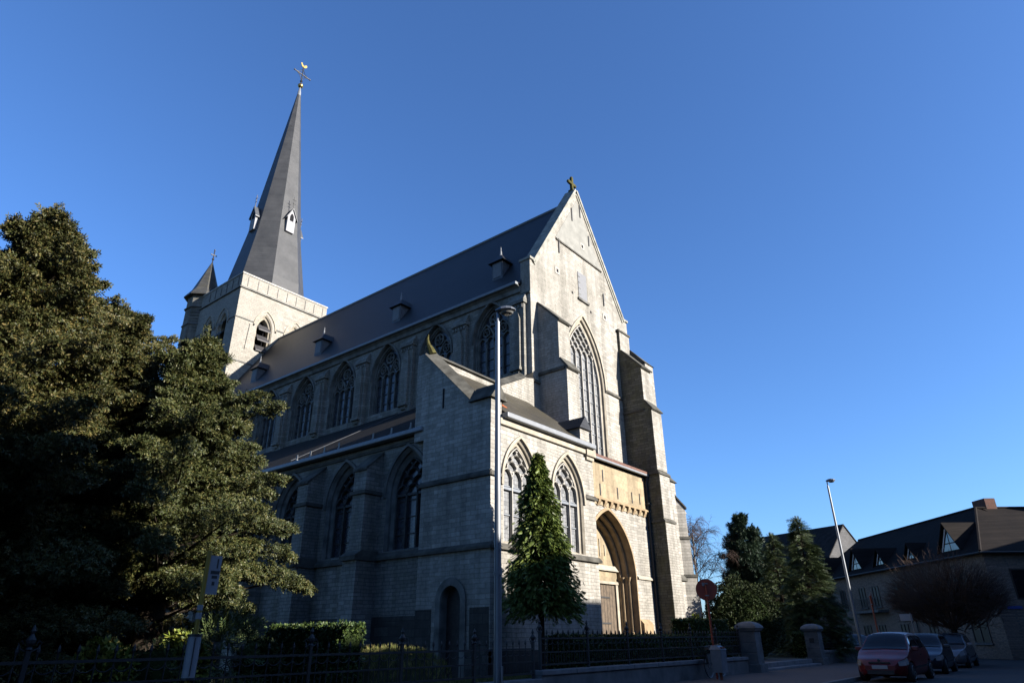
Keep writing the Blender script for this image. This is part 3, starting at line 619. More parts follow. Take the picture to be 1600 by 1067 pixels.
for i in range(8):
    y = 19.7+3.63*i; b = MB()
    b.loft([(XA+.02, y-.35, 0), (15.45, y-.35, 0), (15.45, y-.35, 7.3), (XA+.02, y-.35, 7.95)], [(XA+.02, y+.35, 0), (15.45, y+.35, 0), (15.45, y+.35, 7.3), (XA+.02, y+.35, 7.95)])
    b.box(15.28, y-.38, 0, XA, y+.38, 4.0); o = CP(b.build('buttress', STONE_SHADED, church))
    q = MB(); A = [(15.38, y-.40, 7.22), (XA, y-.40, 7.95), (XA, y-.40, 8.05), (15.38, y-.40, 7.32)]; q.loft(A, [(a, y+.40, c) for a, b_, c in A])
    for z in (6.35,): q.box(15.37, y-.43, z, XA, y+.43, z+.13)
    A = [(15.15, y-.44, 4.0), (XA, y-.44, 4.0), (XA, y-.44, 4.35), (15.45, y-.44, 4.35), (15.15, y-.44, 4.15)]; q.loft(A, [(a, y+.44, c) for a, b_, c in A]); q.build('weathering', STRING, o)
q = MB(); q.box(XA-.05, 16.9, 0, XA-.005, YE, 2.15); CP(q.build('dark_plinth', PLINTH, church))
# ---- tower
TX0, TX1, TY0, TY1, TZ = 23.4, 32.0, 48.0, 56.8, 30.1
Fp, Sp = FR(TY0), SD(TX0)
fo = [(26.1, .60), (29.0, .60)]; so_ = [(50.15, .62), (52.5, .62)]
m = wall(Fp, [(TX0, 0), (TX0, TZ), (TX1, TZ), (TX1, 0)], [opening(c, .74, 23.6, 25.75, 1.4) for c, h in fo])
m2 = wall(Sp, [(TY0, 0), (TY0, TZ), (TY1, TZ), (TY1, 0)], [opening(c, .74, 23.0, 25.75, 1.4) for c, h in so_]); m.add(m2.v, m2.f)
m.poly([(TX1, TY0, 0), (TX1, TY1, 0), (TX1, TY1, TZ), (TX1, TY0, TZ)]); m.poly([(TX0, TY1, 0), (TX1, TY1, 0), (TX1, TY1, TZ), (TX0, TY1, TZ)]); m.poly([(TX0, TY0, TZ-.5), (TX1, TY0, TZ-.5), (TX1, TY1, TZ-.5), (TX0, TY1, TZ-.5)])
for x0, y0, x1, y1 in ((TX0+.4, TY0+.4, TX1-.4, TY0+.41), (TX0+.4, TY0+.4, TX0+.41, TY1-.4)): m.box(x0, y0, TZ-.5, x1, y1, TZ)
tower = CP(m.build('tower', STONE_TOWER, church))
for Pq, lst, zb in ((Fp, fo, 23.6), (Sp, so_, 23.0)):
    for c, h in lst:
        q = MB(); rings(q, Pq, [(.74, 0), (.66, .10), (.66, .18), (.54, .28), (.50, .7)], c, zb, 25.75, 1.4, .74); rings(q, Pq, [(.98, 0), (.98, -.07), (1.08, -.07), (1.08, 0)], c, 25.9, 25.75, 1.4, .74)
        o = q.build('belfry_opening', DRESSED, tower)
        q = MB(); q.poly([Pq(u, .78, z) for u, z in opening(c, .52, zb, 25.75, .98)]); q.build('dark_void', DARK, tower)
        z = zb+.1
        while z < 26.4:
            q = MB(); A = [Pq(c-.66, -.12, z), Pq(c-.66, .45, z+.72), Pq(c-.66, .45, z+.66), Pq(c-.66, -.12, z-.06)]
            sc_ = .82 if z < 25.7 else .6
            q.loft([Pq(c-.7*sc_, -.16, z), Pq(c-.60*sc_, .4, z+.62), Pq(c-.60*sc_, .4, z+.54), Pq(c-.7*sc_, -.16, z-.1)], [Pq(c+.7*sc_, -.16, z), Pq(c+.60*sc_, .4, z+.62), Pq(c+.60*sc_, .4, z+.54), Pq(c+.7*sc_, -.16, z-.1)])
            q.build('louvre', LOUVRE, tower); z += .95
q = MB()
for u0, u1 in ((TX0, 25.0), (27.2, 27.9), (30.1, TX1)): string(q, Fp, u0, u1, 26.0, .06, .13)
for u0, u1 in ((TY0, 49.05), (51.25, 51.4), (53.6, TY1)): string(q, Sp, u0, u1, 26.0, .06, .13)
string(q, Fp, TX0-.1, TX1+.1, 28.75, .12, .2); string(q, Sp, TY0-.1, TY1, 28.75, .12, .2); string(q, Fp, TX0, TX1, 22.2, .06, .14); string(q, Sp, TY0, TY1, 22.2, .09, .2); q.build('string_course', DRESSED_D, tower)
q = MB(); q.box(TX0-.06, TY0-.06, TZ, TX1+.06, TY0+.45, TZ+.14); q.box(TX0-.06, TY0+.45, TZ, TX0+.45, TY1, TZ+.14); q.box(TX1-.45, TY0+.45, TZ, TX1+.06, TY1, TZ+.14); q.build('parapet_coping', DRESSED_W, tower)
for k in range(9): u = TX0+.55+k*.95; q = MB(); q.box(u-.02, TY0-.04, 29.05, u+.02, TY0+.02, 29.95); q.build('wall_anchor', IRON, tower)
for k in range(6): u = TY0+.55+k*.95; q = MB(); q.box(TX0-.04, u-.02, 29.05, TX0+.02, u+.02, 29.95); q.build('wall_anchor', IRON, tower)
q = MB(); q.tube([(24.72, TY0-.02, 25.8), (24.60, TY0-.02, 23.4)], .022, 5); q.build('lightning_conductor', IRON, tower)
# stair turret
q = MB(); TC = (24.05, 55.9, 0); q.lathe(TC, [(1.35, 0), (1.35, 30.3)], 8, PI/8); tur = CP(q.build('stair_turret', STONE_SHADED, church))
q = MB(); q.lathe(TC, [(1.35, 29.0), (1.5, 29.05), (1.5, 29.15), (1.35, 29.3)], 8, PI/8); q.lathe(TC, [(1.35, 27.3), (1.45, 27.35), (1.35, 27.6)], 8, PI/8); q.build('string_course', DRESSED_D, tur)
q = MB(); q.lathe(TC, [(1.2, 30.25), (1.75, 30.3), (1.72, 30.42), (1.2, 31.2), (.85, 32.2), (.1, 34.4), (.02, 34.6)], 8, PI/8); q.build('turret_roof', SLATE_TUR, tur)
q = MB(); q.tube([(24.05, 55.9, 34.5), (24.05, 55.9, 35.9)], .05, 6); q.box(23.75, 55.86, 35.3, 24.35, 55.94, 35.38); q.sphere((24.05, 55.9, 34.9), .12, 8); q.sphere((24.05, 55.9, 35.9), .08, 6); q.build('finial', IRON, tur)
# spire
SCX, SCY = 28.0, 52.3
q = MB(); q.lathe((SCX, SCY, 0), [(3.75, 29.7), (3.5, 31.9), (2.52, 37.6), (1.66, 44.6), (.15, 57.0)], 8, PI/8); spire = CP(q.build('spire', SLATE_SPIRE, church))
q = MB(); q.lathe((SCX, SCY, 0), [(.25, 55.9), (.18, 57.0), (.05, 57.8)], 8, PI/8); q.build('lead_tip', ZINC, spire)
q = MB(); q.sphere((SCX, SCY, 57.95), .30, 16); q.build('gilded_ball', GOLD, spire, smooth=True)
q = MB(); q.tube([(SCX, SCY, 57.7), (SCX, SCY, 60.9)], .06, 6); q.box(SCX-1.0, SCY-.04, 59.6, SCX+1.0, SCY+.04, 59.7)
for s_ in (-1, 1):
    q.tube([(SCX+s_*.06, SCY, 58.9), (SCX+s_*.3, SCY, 59.4), (SCX+s_*.75, SCY, 59.65)], .035, 5); q.tube([(SCX+s_*.06, SCY, 60.4), (SCX+s_*.3, SCY, 59.9), (SCX+s_*.75, SCY, 59.65)], .035, 5); q.sphere((SCX+s_*1.0, SCY, 59.65), .1, 6)
q.lathe((SCX, SCY, 58.5), [(.06, 0), (.16, .12), (.06, .25)], 8); q.build('wrought_iron_cross', IRON, spire)
q = MB(); ck = [(-.62, .30), (-.50, .52), (-.36, .50), (-.28, .22), (-.05, .06), (.18, .12), (.34, .42), (.55, .50), (.68, .30), (.60, .02), (.36, -.28), (.10, -.40), (0, -.55), (-.08, -.40), (-.34, -.26), (-.46, .02)]
q.extr([(SCX+x*.62, SCY-.04, 60.95+z*.62) for x, z in ck], (0, .08, 0)); q.build('weathercock', GOLD, spire)
for ax in (0, 1, 2):                                          # lucarnes on three faces
    z = 37.4; ap = 2.50*math.cos(PI/8)*.98
    R_ = Matrix.Translation((SCX, SCY, 0))@Matrix.Rotation((0, -PI/2, PI/2)[ax], 4, 'Z')
    T = lambda x, y, zz: R_@Vector((x, y, zz))
    d = ap+.30
    m = MB(); m.loft([T(-.42, -d, z), T(.42, -d, z), T(.42, -ap+.7, z), T(-.42, -ap+.7, z)], [T(-.42, -d, z+1.7), T(.42, -d, z+1.7), T(.42, -ap+1.2, z+1.7), T(-.42, -ap+1.2, z+1.7)])
    m.loft([T(-.42, -d, z+1.7), T(.42, -d, z+1.7), T(0, -d, z+2.7)], [T(-.42, -ap+1.2, z+1.7), T(.42, -ap+1.2, z+1.7), T(0, -ap+1.2, z+2.7)]); o = m.build('lucarne', WHITEB, spire)
# (sub-parts of the lucarnes share the spire as their part)
    m = MB()
    for s_ in (-1, 1):
        m.loft([T(0, -d-.12, z+2.75), T(s_*.6, -d-.12, z+1.5), T(s_*.6, -d-.12, z+1.38), T(0, -d-.12, z+2.6)], [T(0, -ap+1.3, z+2.75), T(s_*.6, -ap+1.1, z+1.5), T(s_*.6, -ap+1.1, z+1.38), T(0, -ap+1.3, z+2.6)])
    m.build('lucarne_roof', LEAD_D, spire)
    m = MB(); m.poly([T(u, -d-.012, zz) for u, zz in opening(.0, .2, z+1.25, z+1.7, .42, 6)]); m.build('lucarne_opening', DARK, spire)
    m = MB(); m.tube([T(0, -d, z+2.6), T(0, -d, z+4.1)], .035, 5); m.tube([T(-.2, -d, z+3.7), T(.2, -d, z+3.7)], .03, 5); m.tube([T(-.15, -d, z+3.3), T(.15, -d, z+3.3)], .03, 5); m.build('lucarne_finial', IRON, spire)
for o in church_parts: o.parent = church
for o in church_parts: o.matrix_parent_inverse = Matrix.Translation((-15.93, -13.68, 0))

# ------------------------------------------------------------------ vegetation kit
def quads_obj(name, V, mat, parent=None):
    """V: (n,4,3) array of leaf quads -> one mesh"""
    n = len(V); me = bpy.data.meshes.new(name); me.vertices.add(n*4); me.vertices.foreach_set('co', V.reshape(-1).astype(np.float32))
    me.loops.add(n*4); me.loops.foreach_set('vertex_index', np.arange(n*4, dtype=np.int32)); me.polygons.add(n)
    me.polygons.foreach_set('loop_start', np.arange(0, n*4, 4, dtype=np.int32)); me.polygons.foreach_set('loop_total', np.full(n, 4, dtype=np.int32))
    me.materials.append(mat); me.update(); me.validate()
    o = bpy.data.objects.new(name, me); col.objects.link(o)
    if parent: o.parent = parent
    return o
def spray_base(kind):
    q = []
    def leaf(a, b, w_, tilt=0.):
        a, b = np.array(a, float), np.array(b, float); d = b-a; s = np.cross(d, (0, 0, 1.)); s = s/np.linalg.norm(s)*w_; s[2] += tilt
        m_ = a*.45+b*.55
        q.append([a, m_+s, b, m_-s])
    if kind == 'yew':
        for i in range(7):
            x = i/7
            for sg in (-1, 1): leaf((x, 0, -.18*x*x), (x+.20, sg*.26*(1.1-x*.5), -.18*x*x-.06*(i % 2)), .042, .02*sg)
        leaf((.1, 0, 0), (1.05, 0, -.18), .05)
    elif kind == 'clump':                                     # short dense yew twig with needles and cones all round
        r0 = np.random.default_rng(3)
        for i in range(11):
            a = i*2.4; x = i/11; rr = .22+.16*r0.random(); b = (x*.8+.18, rr*math.cos(a), rr*math.sin(a)-.10*x); leaf((x*.7, 0, -.08*x), b, .075, .02)
    elif kind == 'fan':                                       # flat scaly fan of a cypress
        for i in range(6):
            x = i/6
            for sg in (-1, 1): leaf((x*.8, 0, -.1*x), (x*.8+.28, sg*.30*(1-x*.5), -.12*x-.1), .06, .03*sg)
        leaf((0, 0, 0), (1, 0, -.2), .07)
    elif kind == 'needle':                                    # spruce twig
        for i in range(6):
            x = i/6
            for sg in (-1, 0, 1): leaf((x, 0, -.05*x), (x+.22, sg*.16, -.05*x+(.10 if sg == 0 else -.02)), .03)
    elif kind == 'tuft':                                      # pine tuft
        for i in range(11):
            a = i*2.4; r_ = .35+.5*((i*7) % 5)/5; leaf((0, 0, 0), (.75-.3*r_, r_*math.cos(a), r_*math.sin(a)), .05)
    elif kind == 'broad':
        for i in range(5):
            a = i*2.3; leaf((0, 0, 0), (.35+.1*i, .5*math.cos(a), .45*math.sin(a)), .17, .06)
    elif kind == 'blade':
        for i in range(4):
            a = i*1.7; leaf((0, 0, 0), (1., .3*math.cos(a), .3*math.sin(a)), .04)
    return np.array(q)
def sprays(name, kind, C_, D, S, mat, parent, rng, flat=.0):
    B = spray_base(kind); n = len(C_); D = D/np.linalg.norm(D, axis=1, keepdims=True)
    r_ = rng.normal(size=(n, 3)); r_[:, 2] += flat*3
    Z = r_-(r_*D).sum(1, keepdims=True)*D; Z /= np.linalg.norm(Z, axis=1, keepdims=True)+1e-9; Y = np.cross(Z, D)
    V = C_[:, None, None, :]+S[:, None, None, None]*(B[None, :, :, 0, None]*D[:, None, None, :]+B[None, :, :, 1, None]*Y[:, None, None, :]+B[None, :, :, 2, None]*Z[:, None, None, :])
    return quads_obj(name, V.reshape(-1, 4, 3), mat, parent)
def seg_obj(name, P0, P1, R0, R1, mat, parent):
    """many thin three-sided twigs as one mesh"""
    P0, P1 = np.array(P0, float), np.array(P1, float); D = P1-P0; D /= np.linalg.norm(D, axis=1, keepdims=True)+1e-9
    ref = np.where(np.abs(D[:, 2:3]) < .9, np.array([[0, 0, 1.]]), np.array([[1., 0, 0]])); A = np.cross(D, ref); A /= np.linalg.norm(A, axis=1, keepdims=True); Bv = np.cross(D, A)
    R0, R1 = np.array(R0)[:, None], np.array(R1)[:, None]; ring = []
    for P_, R_ in ((P0, R0), (P1, R1)):
        for k in range(3): ring.append(P_+R_*(A*math.cos(k*2*PI/3)+Bv*math.sin(k*2*PI/3)))
    Q = [np.stack([ring[k], ring[(k+1) % 3], ring[3+(k+1) % 3], ring[3+k]], 1) for k in range(3)]
    return quads_obj(name, np.concatenate(Q), mat, parent)
def conifer(name, label, cat, x, y, z0, zb, zt, rf, kind, mat, n_limb, per, size, rng, droop=.25, rise=.05, inner=.25, flat=.5, group=None, bark=None, jitter=.35, lean=0., trunk_r=.14, scat=.13):
    """limbs around a trunk, each carrying sprays: rf(t, angle) is the crown radius at height fraction t"""
    root = thing(name, label, cat, (x, y, z0), group); Cs, Ds, Ss = [], [], []; s0, s1, q0, q1 = [], [], [], []
    for i in range(n_limb):
        t = rng.random()**1.15; a = rng.random()*2*PI; R = rf(t, a)*(1-jitter*rng.random()**1.5); zz = zb+(zt-zb)*t
        dirh = np.array([math.cos(a), math.sin(a), 0]); m = max(5, int(per*(.35+R/2.2)))
        s = inner+(1-inner)*rng.random(m)**.75; lat = np.array([-dirh[1], dirh[0], 0])
        zc = zz+R*(rise*s-droop*s*s)
        c = dirh[None]*(R*s)[:, None]; c[:, 2] = zc-z0; c += lat[None]*(rng.normal(size=m)*scat*R*(.45+.75*s))[:, None]; c[:, 2] += rng.normal(size=m)*.10*(1+.2*R)
        d = dirh[None]*(1.0)+lat[None]*(rng.normal(size=m)*.55)[:, None]+rng.normal(size=(m, 3))*.22; d[:, 2] -= droop*1.3*s
        Cs.append(c); Ds.append(d); Ss.append(size*(.65+.7*rng.random(m)))
        e = dirh*R*.85; s0.append((0, 0, zz-z0)); s1.append((e[0], e[1], zz-z0+R*(rise-droop)*.7)); q0.append(.018+.012*R); q1.append(.006)
    k = 40; tt = rng.random(k)**.3; c = rng.normal(size=(k, 3))*.06; c[:, 2] = (zb+(zt-zb)*(.9+.1*tt))-z0; Cs.append(c); Ds.append(np.array([[0, 0, 1.]])+rng.normal(size=(k, 3))*.4); Ss.append(np.full(k, size*.8))
    sprays('crown', kind, np.concatenate(Cs), np.concatenate(Ds), np.concatenate(Ss), mat, root, rng, flat)
    t_ = MB(); t_.tube([(0, 0, -.2), (.02, .01, .4), (0, 0, (zb-z0)+(zt-zb)*.5), (0, 0, (zt-z0)*.97)], [trunk_r*1.35, trunk_r, trunk_r*.6, .02], 9); t_.build('trunk', bark or BARK, root, smooth=True)
    seg_obj('limbs', s0, s1, q0, q1, bark or BARK, root)
    return root
BARK = plain('dark_bark', (0.0250, 0.0190, 0.0140), .95, .1, var=.5, scale=9, bmp=.5)
BARK_L = plain('pale_birch_bark', (0.1500, 0.1350, 0.1200), .9, .1, var=.5, scale=7, bmp=.3)
YEWL = leafmat('yew_needles', (0.0212, 0.0273, 0.0072), (0.0416, 0.0439, 0.0122), (0.0870, 0.0666, 0.0216), .55, .25)
YEWG = leafmat('green_yew_needles', (0.0192, 0.0281, 0.0077), (0.0385, 0.0458, 0.0134), (0.0702, 0.0628, 0.0196), .55, .25)
CYP = leafmat('bright_cypress_scales', (0.0397, 0.0648, 0.0117), (0.0737, 0.1026, 0.0194), (0.1134, 0.1404, 0.0272), .5, .3)
SPR = leafmat('spruce_needles', (0.0176, 0.0320, 0.0112), (0.0360, 0.0544, 0.0176), (0.0600, 0.0720, 0.0240), .55, .25)
PINL = leafmat('pine_needles', (0.0128, 0.0280, 0.0176), (0.0240, 0.0440, 0.0256), (0.0400, 0.0600, 0.0304), .5, .3)
HOL = leafmat('glossy_evergreen_leaves', (0.0109, 0.0198, 0.0069), (0.0198, 0.0298, 0.0089), (0.0372, 0.0422, 0.0174), .6, .1)
HEDL = leafmat('clipped_hedge_leaves', (0.0200, 0.0384, 0.0096), (0.0400, 0.0680, 0.0160), (0.0720, 0.0960, 0.0240), .5, .3)
GOLDL = leafmat('yellow_green_leaves', (0.0720, 0.1040, 0.0160), (0.1280, 0.1520, 0.0240), (0.1920, 0.1920, 0.0400), .5, .3)
JUN = leafmat('juniper_needles', (0.0240, 0.0440, 0.0160), (0.0480, 0.0680, 0.0240), (0.0720, 0.0880, 0.0320), .6, .2)
TWIG = plain('brown_twigs', (.066, .044, .034), .9, .15, var=.4, scale=5, bmp=0)
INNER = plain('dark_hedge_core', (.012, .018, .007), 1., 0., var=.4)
rng = np.random.default_rng(5)
def yew(label, x, y, zb, zt, rf, mat, n_b, per, size, rise=.25, group='yews at the left', reach=1.18, fill=9000):
    """boughs that leave the trunk as feathery plumes, uneven in length, over a thinner inner crown"""
    root = thing('yew_tree', label, 'tree', (x, y, G0), group); Cs, Ds, Ss = [], [], []; s0, s1, q0, q1 = [], [], [], []
    for i in range(n_b):
        t = (i+rng.random())/n_b; t = t**.95; a = i*2.39996+rng.normal()*.35; R = rf(t, a)*(.66+.58*rng.random()**1.2)*reach/1.06; zz = zb+(zt-zb)*t
        up_ = rise*(.3+1.3*t)+rng.normal()*.10; Lp = max(.55, R*.75)*(.8+.4*rng.random()); dirh = np.array([math.cos(a), math.sin(a), 0]); lat = np.array([-dirh[1], dirh[0], 0])
        m = int(per*(.35+Lp*.65)); s = rng.random(m)**.8; wd = (.10+.30*Lp*.55)*(1-s)**.55*(.35+s*1.0)+.03
        th = rng.random(m)*2*PI; rr = np.sqrt(rng.random(m))
        base = dirh*(R-Lp); c = base[None]+dirh[None]*(Lp*s)[:, None]
        c += lat[None]*(wd*rr*np.cos(th)*1.35)[:, None]; c[:, 2] = zz-G0+(R-Lp)*up_*.6+Lp*(up_*s-.16*s*s*(1.2-t))+wd*rr*np.sin(th)*.75
        # side twigs
        k = rng.random(m) < .35; off = (rng.random(m)-.5)*.9*(1-s*.6); c += np.where(k, off, 0)[:, None]*lat[None]*.7; c[:, 2] -= np.where(k, np.abs(off)*.18, 0)
        d = dirh[None]+lat[None]*(rng.normal(size=m)*.6)[:, None]+rng.normal(size=(m, 3))*.35; d[:, 2] += up_*.5-.30-.45*(1-t)
        Cs.append(c); Ds.append(d); Ss.append(size*(.55+.8*rng.random(m)))
        e = base+dirh*Lp*.8; s0.append((0, 0, zz-G0-.25*R)); s1.append((e[0], e[1], zz-G0+(R-Lp)*up_*.6+Lp*.8*(up_-.12))); q0.append(.02+.012*R); q1.append(.005)
    t = rng.random(fill)**1.1; a = rng.random(fill)*2*PI; R = np.array([rf(tt, aa) for tt, aa in zip(t, a)])*(.20+.55*rng.random(fill)); c = np.stack([R*np.cos(a), R*np.sin(a), zb-G0+(zt-zb)*t*.97+.15*R], 1)
    Cs.append(c); Ds.append(np.stack([np.cos(a), np.sin(a), np.full(fill, .1)], 1)+rng.normal(size=(fill, 3))*.5); Ss.append(size*(.7+.7*rng.random(fill)))
    k = 90; s = rng.random(k); c = rng.normal(size=(k, 3))*(.16*(1-s)+.02)[:, None]; c[:, 2] = zt-G0-.55+1.0*s; Cs.append(c); Ds.append(np.array([[0, 0, 1.]])+rng.normal(size=(k, 3))*.5); Ss.append(size*(.5+.5*rng.random(k)))
    sprays('crown', 'clump', np.concatenate(Cs), np.concatenate(Ds), np.concatenate(Ss), mat, root, rng)
    t_ = MB(); t_.tube([(0, 0, -.2), (.03, .02, .5), (0, 0, (zt-G0)*.5), (0, 0, (zt-G0)*.97)], [.42, .3, .17, .02], 10); t_.build('trunk', BARK, root, smooth=True); seg_obj('limbs', s0, s1, q0, q1, BARK, root)
    return root
def rf0(t, a): return 2.9*(1-t)**.68*(1+.15*math.sin(3*a+1)+.10*math.sin(7*a+9*t))+.12
yew('tall olive green yew cut off by the left edge of the picture', -.95, 14.2, .8, 9.25, rf0, YEWL, 260, 187, .165, fill=7000)
def rf1(t, a): return 2.8*(1-t)**.80*(1+.14*math.sin(3*a+1)+.10*math.sin(7*a+9*t))+.08
yew('olive green yew with the tallest pointed top, second from the left edge', .95, 14.7, .8, 10.1, rf1, YEWL, 320, 200, .165, rise=.32, fill=10000)
def rf2(t, a): return 2.75*(1-t)**.66*(1+.13*math.sin(3*a)+.12*math.sin(6*a+11*t))+.12
yew('broad olive green yew of middle height left of the low ragged one', 2.95, 14.9, .8, 9.6, rf2, YEWL, 320, 206, .165, rise=.30, fill=10000)
def rf3(t, a): return 2.6*(1-t)**.58*(1+.14*math.sin(3*a+2)+.14*math.sin(5*a+8*t))+.12
yew('dark yew half hidden between the broad one and the ragged one', 5.2, 16.4, .8, 8.7, rf3, YEWL, 260, 200, .165, rise=.30, fill=8000)
def rf4(t, a): return 2.35*min(1, 3.0*t+.42)*(1-t)**.80*(1+.20*math.sin(4*a+1.0+6*t)+.16*math.sin(9*a+13*t))*1.12+.08
yew('green yew with long ragged branches hanging in front of the church aisle', 6.55, 14.7, 2.2, 7.95, rf4, YEWG, 200, 235, .16, rise=.20, reach=1.25, fill=6500)
# conical cypress before the chapel
def rf5(t, a): return (1.25*(1-t)**.80*min(1, 5*t+.66))*(1+.12*math.sin(4*a+7*t)+.10*math.sin(9*a+15*t))+.05
conifer('conical_cypress', 'small bright green conical evergreen on a bare stem in front of the chapel windows', 'tree', 16.15, 11.95, G0, 2.27, 6.62, rf5, 'fan', CYP, 400, 66, .155, rng, droop=.48, rise=.14, inner=.12, trunk_r=.09, jitter=.45, scat=.19)
def rf6(t, a): return 2.15*(1-t)**.9*(1+.14*math.sin(5*a+20*t)+.1*math.sin(8*a))+.08
conifer('spruce_tree', 'tall conical spruce beside the right gate pier', 'tree', 42.3, 11.9, G0, .7, 7.75, rf6, 'needle', SPR, 300, 24, .42, rng, droop=.30, rise=.18, trunk_r=.14)
def rf7(t, a): return 2.2*(1-t)**.9*(1+.14*math.sin(5*a+20*t))+.08
conifer('spruce_tree', 'slightly shorter dark spruce half hidden behind the conical one', 'tree', 44.6, 14.3, G0, .7, 7.25, rf7, 'needle', SPR, 240, 22, .44, rng, droop=.30, rise=.18, trunk_r=.14)
def rf8(t, a): return 2.1*(min(1, 2.2*t+.25))*(1-t)**.55*(1+.25*math.sin(4*a+9*t))+.1
conifer('pine_tree', 'dark rounded pine above the holly bush', 'tree', 47.5, 17.3, G0, 2.4, 9.25, rf8, 'tuft', PINL, 230, 60, .30, rng, droop=.02, rise=.3, inner=.3, trunk_r=.14, scat=.18)
# broadleaf bushes
def bush(name, label, cat, x, y, z0, rx, ry, rz, n, size, kind, mat, group=None, core=True, zc=None, under=-.9):
    root = thing(name, label, cat, (x, y, z0), group); d = rng.normal(size=(n, 3)); d /= np.linalg.norm(d, axis=1, keepdims=True); d = d[d[:, 2] > under]
    f = 1+.10*np.sin(5*d[:, 0]+3*d[:, 2])+.07*np.sin(9*d[:, 1]+2)
    r_ = (1-.25*rng.random(len(d))**2)*f; c = d*np.array([rx, ry, rz])*r_[:, None]; c[:, 2] += zc if zc is not None else rz*.9; c[:, 2] = np.maximum(c[:, 2], .03)
    sprays('foliage', kind, c, d+rng.normal(size=d.shape)*.6, size*(.6+.8*rng.random(len(d))), mat, root, rng)
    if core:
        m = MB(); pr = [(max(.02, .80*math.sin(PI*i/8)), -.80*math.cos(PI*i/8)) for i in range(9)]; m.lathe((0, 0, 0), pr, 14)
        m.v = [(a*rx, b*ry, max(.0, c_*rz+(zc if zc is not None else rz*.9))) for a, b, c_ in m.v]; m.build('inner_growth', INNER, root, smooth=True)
    st_ = MB(); st_.tube([(0, 0, -.1), (0, 0, rz*.6)], [.06, .03], 6); st_.build('stem', BARK, root)
    return root
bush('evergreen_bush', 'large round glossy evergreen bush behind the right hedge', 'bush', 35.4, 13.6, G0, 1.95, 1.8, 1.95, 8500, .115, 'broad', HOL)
bush('shrub', 'bright yellow green shrub glowing at the foot of the yews', 'shrub', 6.75, 13.5, G0, .55, .5, .62, 700, .14, 'broad', GOLDL, 'garden shrubs')
bush('shrub', 'low yellowish shrub furthest left under the yews', 'shrub', 5.3, 13.3, G0, .6, .5, .55, 600, .13, 'broad', GOLDL, 'garden shrubs')
bush('shrub', 'brownish rounded shrub between the two yellowish ones', 'shrub', 6.05, 13.1, G0, .42, .4, .55, 500, .12, 'needle', JUN, 'garden shrubs')
bush('shrub', 'feathery spreading grey green juniper near the bus stop', 'shrub', 7.55, 13.5, G0, .62, .6, .78, 620, .34, 'needle', JUN, 'garden shrubs', core=False)
bush('shrub', 'small dark leafy shrub beside the feathery juniper', 'shrub', 8.3, 13.2, G0, .42, .4, .55, 600, .12, 'broad', HOL, 'garden shrubs')
bush('shrub', 'small leafy plant at the left end of the right hedge', 'shrub', 29.3, 13.25, G0, .5, .45, .95, 420, .2, 'broad', GOLDL, core=False)
def hedge(label, x0, y0, x1, y1, z0, z1, n, mat=None, group='clipped hedges'):
    root = thing('clipped_hedge', label, 'hedge', ((x0+x1)/2, (y0+y1)/2, z0), group); lx, ly, lz = (x1-x0)/2, (y1-y0)/2, z1-z0
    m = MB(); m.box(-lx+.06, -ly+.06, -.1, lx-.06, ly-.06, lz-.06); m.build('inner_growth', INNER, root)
    A = np.array([2*lx*lz, 2*lx*lz, 2*ly*lz, 2*ly*lz, 4*lx*ly]); pk = rng.choice(5, n, p=A/A.sum()); u_ = rng.random((n, 3))*2-1
    c = u_*np.array([lx, ly, 1]); c[:, 2] = (u_[:, 2]+1)/2*lz; nm = np.zeros((n, 3))
    for k, (ax, s_) in enumerate(((1, -1), (1, 1), (0, -1), (0, 1))): c[pk == k, ax] = s_*(lx, ly)[ax]; nm[pk == k, ax] = s_
    c[pk == 4, 2] = lz; nm[pk == 4, 2] = 1; c += rng.normal(size=c.shape)*.025-nm*.05
    sprays('foliage', 'broad', c, nm+rng.normal(size=c.shape)*.55, .085*(.6+.8*rng.random(n)), mat or HEDL, root, rng)
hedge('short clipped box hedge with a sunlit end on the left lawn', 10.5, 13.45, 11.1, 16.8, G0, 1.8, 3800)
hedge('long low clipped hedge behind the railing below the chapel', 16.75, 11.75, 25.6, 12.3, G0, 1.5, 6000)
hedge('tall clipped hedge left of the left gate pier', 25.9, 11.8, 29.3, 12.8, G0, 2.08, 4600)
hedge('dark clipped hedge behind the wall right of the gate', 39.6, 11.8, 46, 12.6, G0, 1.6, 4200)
# grassy mound with dry tufts
m = MB(); pr = [(1.5, 0), (1.2, .35), (.8, .6), (.35, .75), (.02, .8)]; m.lathe((0, 0, 0), pr, 20); root = thing('grass_mound', 'low mound of dry grass lit by the sun beside the short hedge', 'mound', (12.6, 14.3, G0)); m.v = [(a*1.25, b, c) for a, b, c in m.v]
m.build('earth', LAWN, root, smooth=True); n = 1500; a = rng.random(n)*2*PI; r_ = 1.5*np.sqrt(rng.random(n)); c = np.stack([1.25*r_*np.cos(a), r_*np.sin(a), .8*np.sqrt(np.maximum(0, 1-(r_/1.5)**2))-.02], 1)
g_ = sprays('grass_tufts', 'blade', c, np.array([[0, 0, 1.]])+rng.normal(size=(n, 3))*.25, .16*(.6+.8*rng.random(n)), GRASS, root, rng)
# churchyard grass (nobody could count it)
n = 9000; c = np.stack([2+27*rng.random(n), 11.5+2.1*rng.random(n), np.full(n, G0-.01)], 1)
lg = sprays('grass', 'blade', c, np.array([[0, 0, 1.]])+rng.normal(size=(n, 3))*.3, .13*(.5+.8*rng.random(n)), GRASS, None, rng); tag(lg, 'short rough grass of the churchyard behind the railing', 'grass'); lg['kind'] = 'stuff'
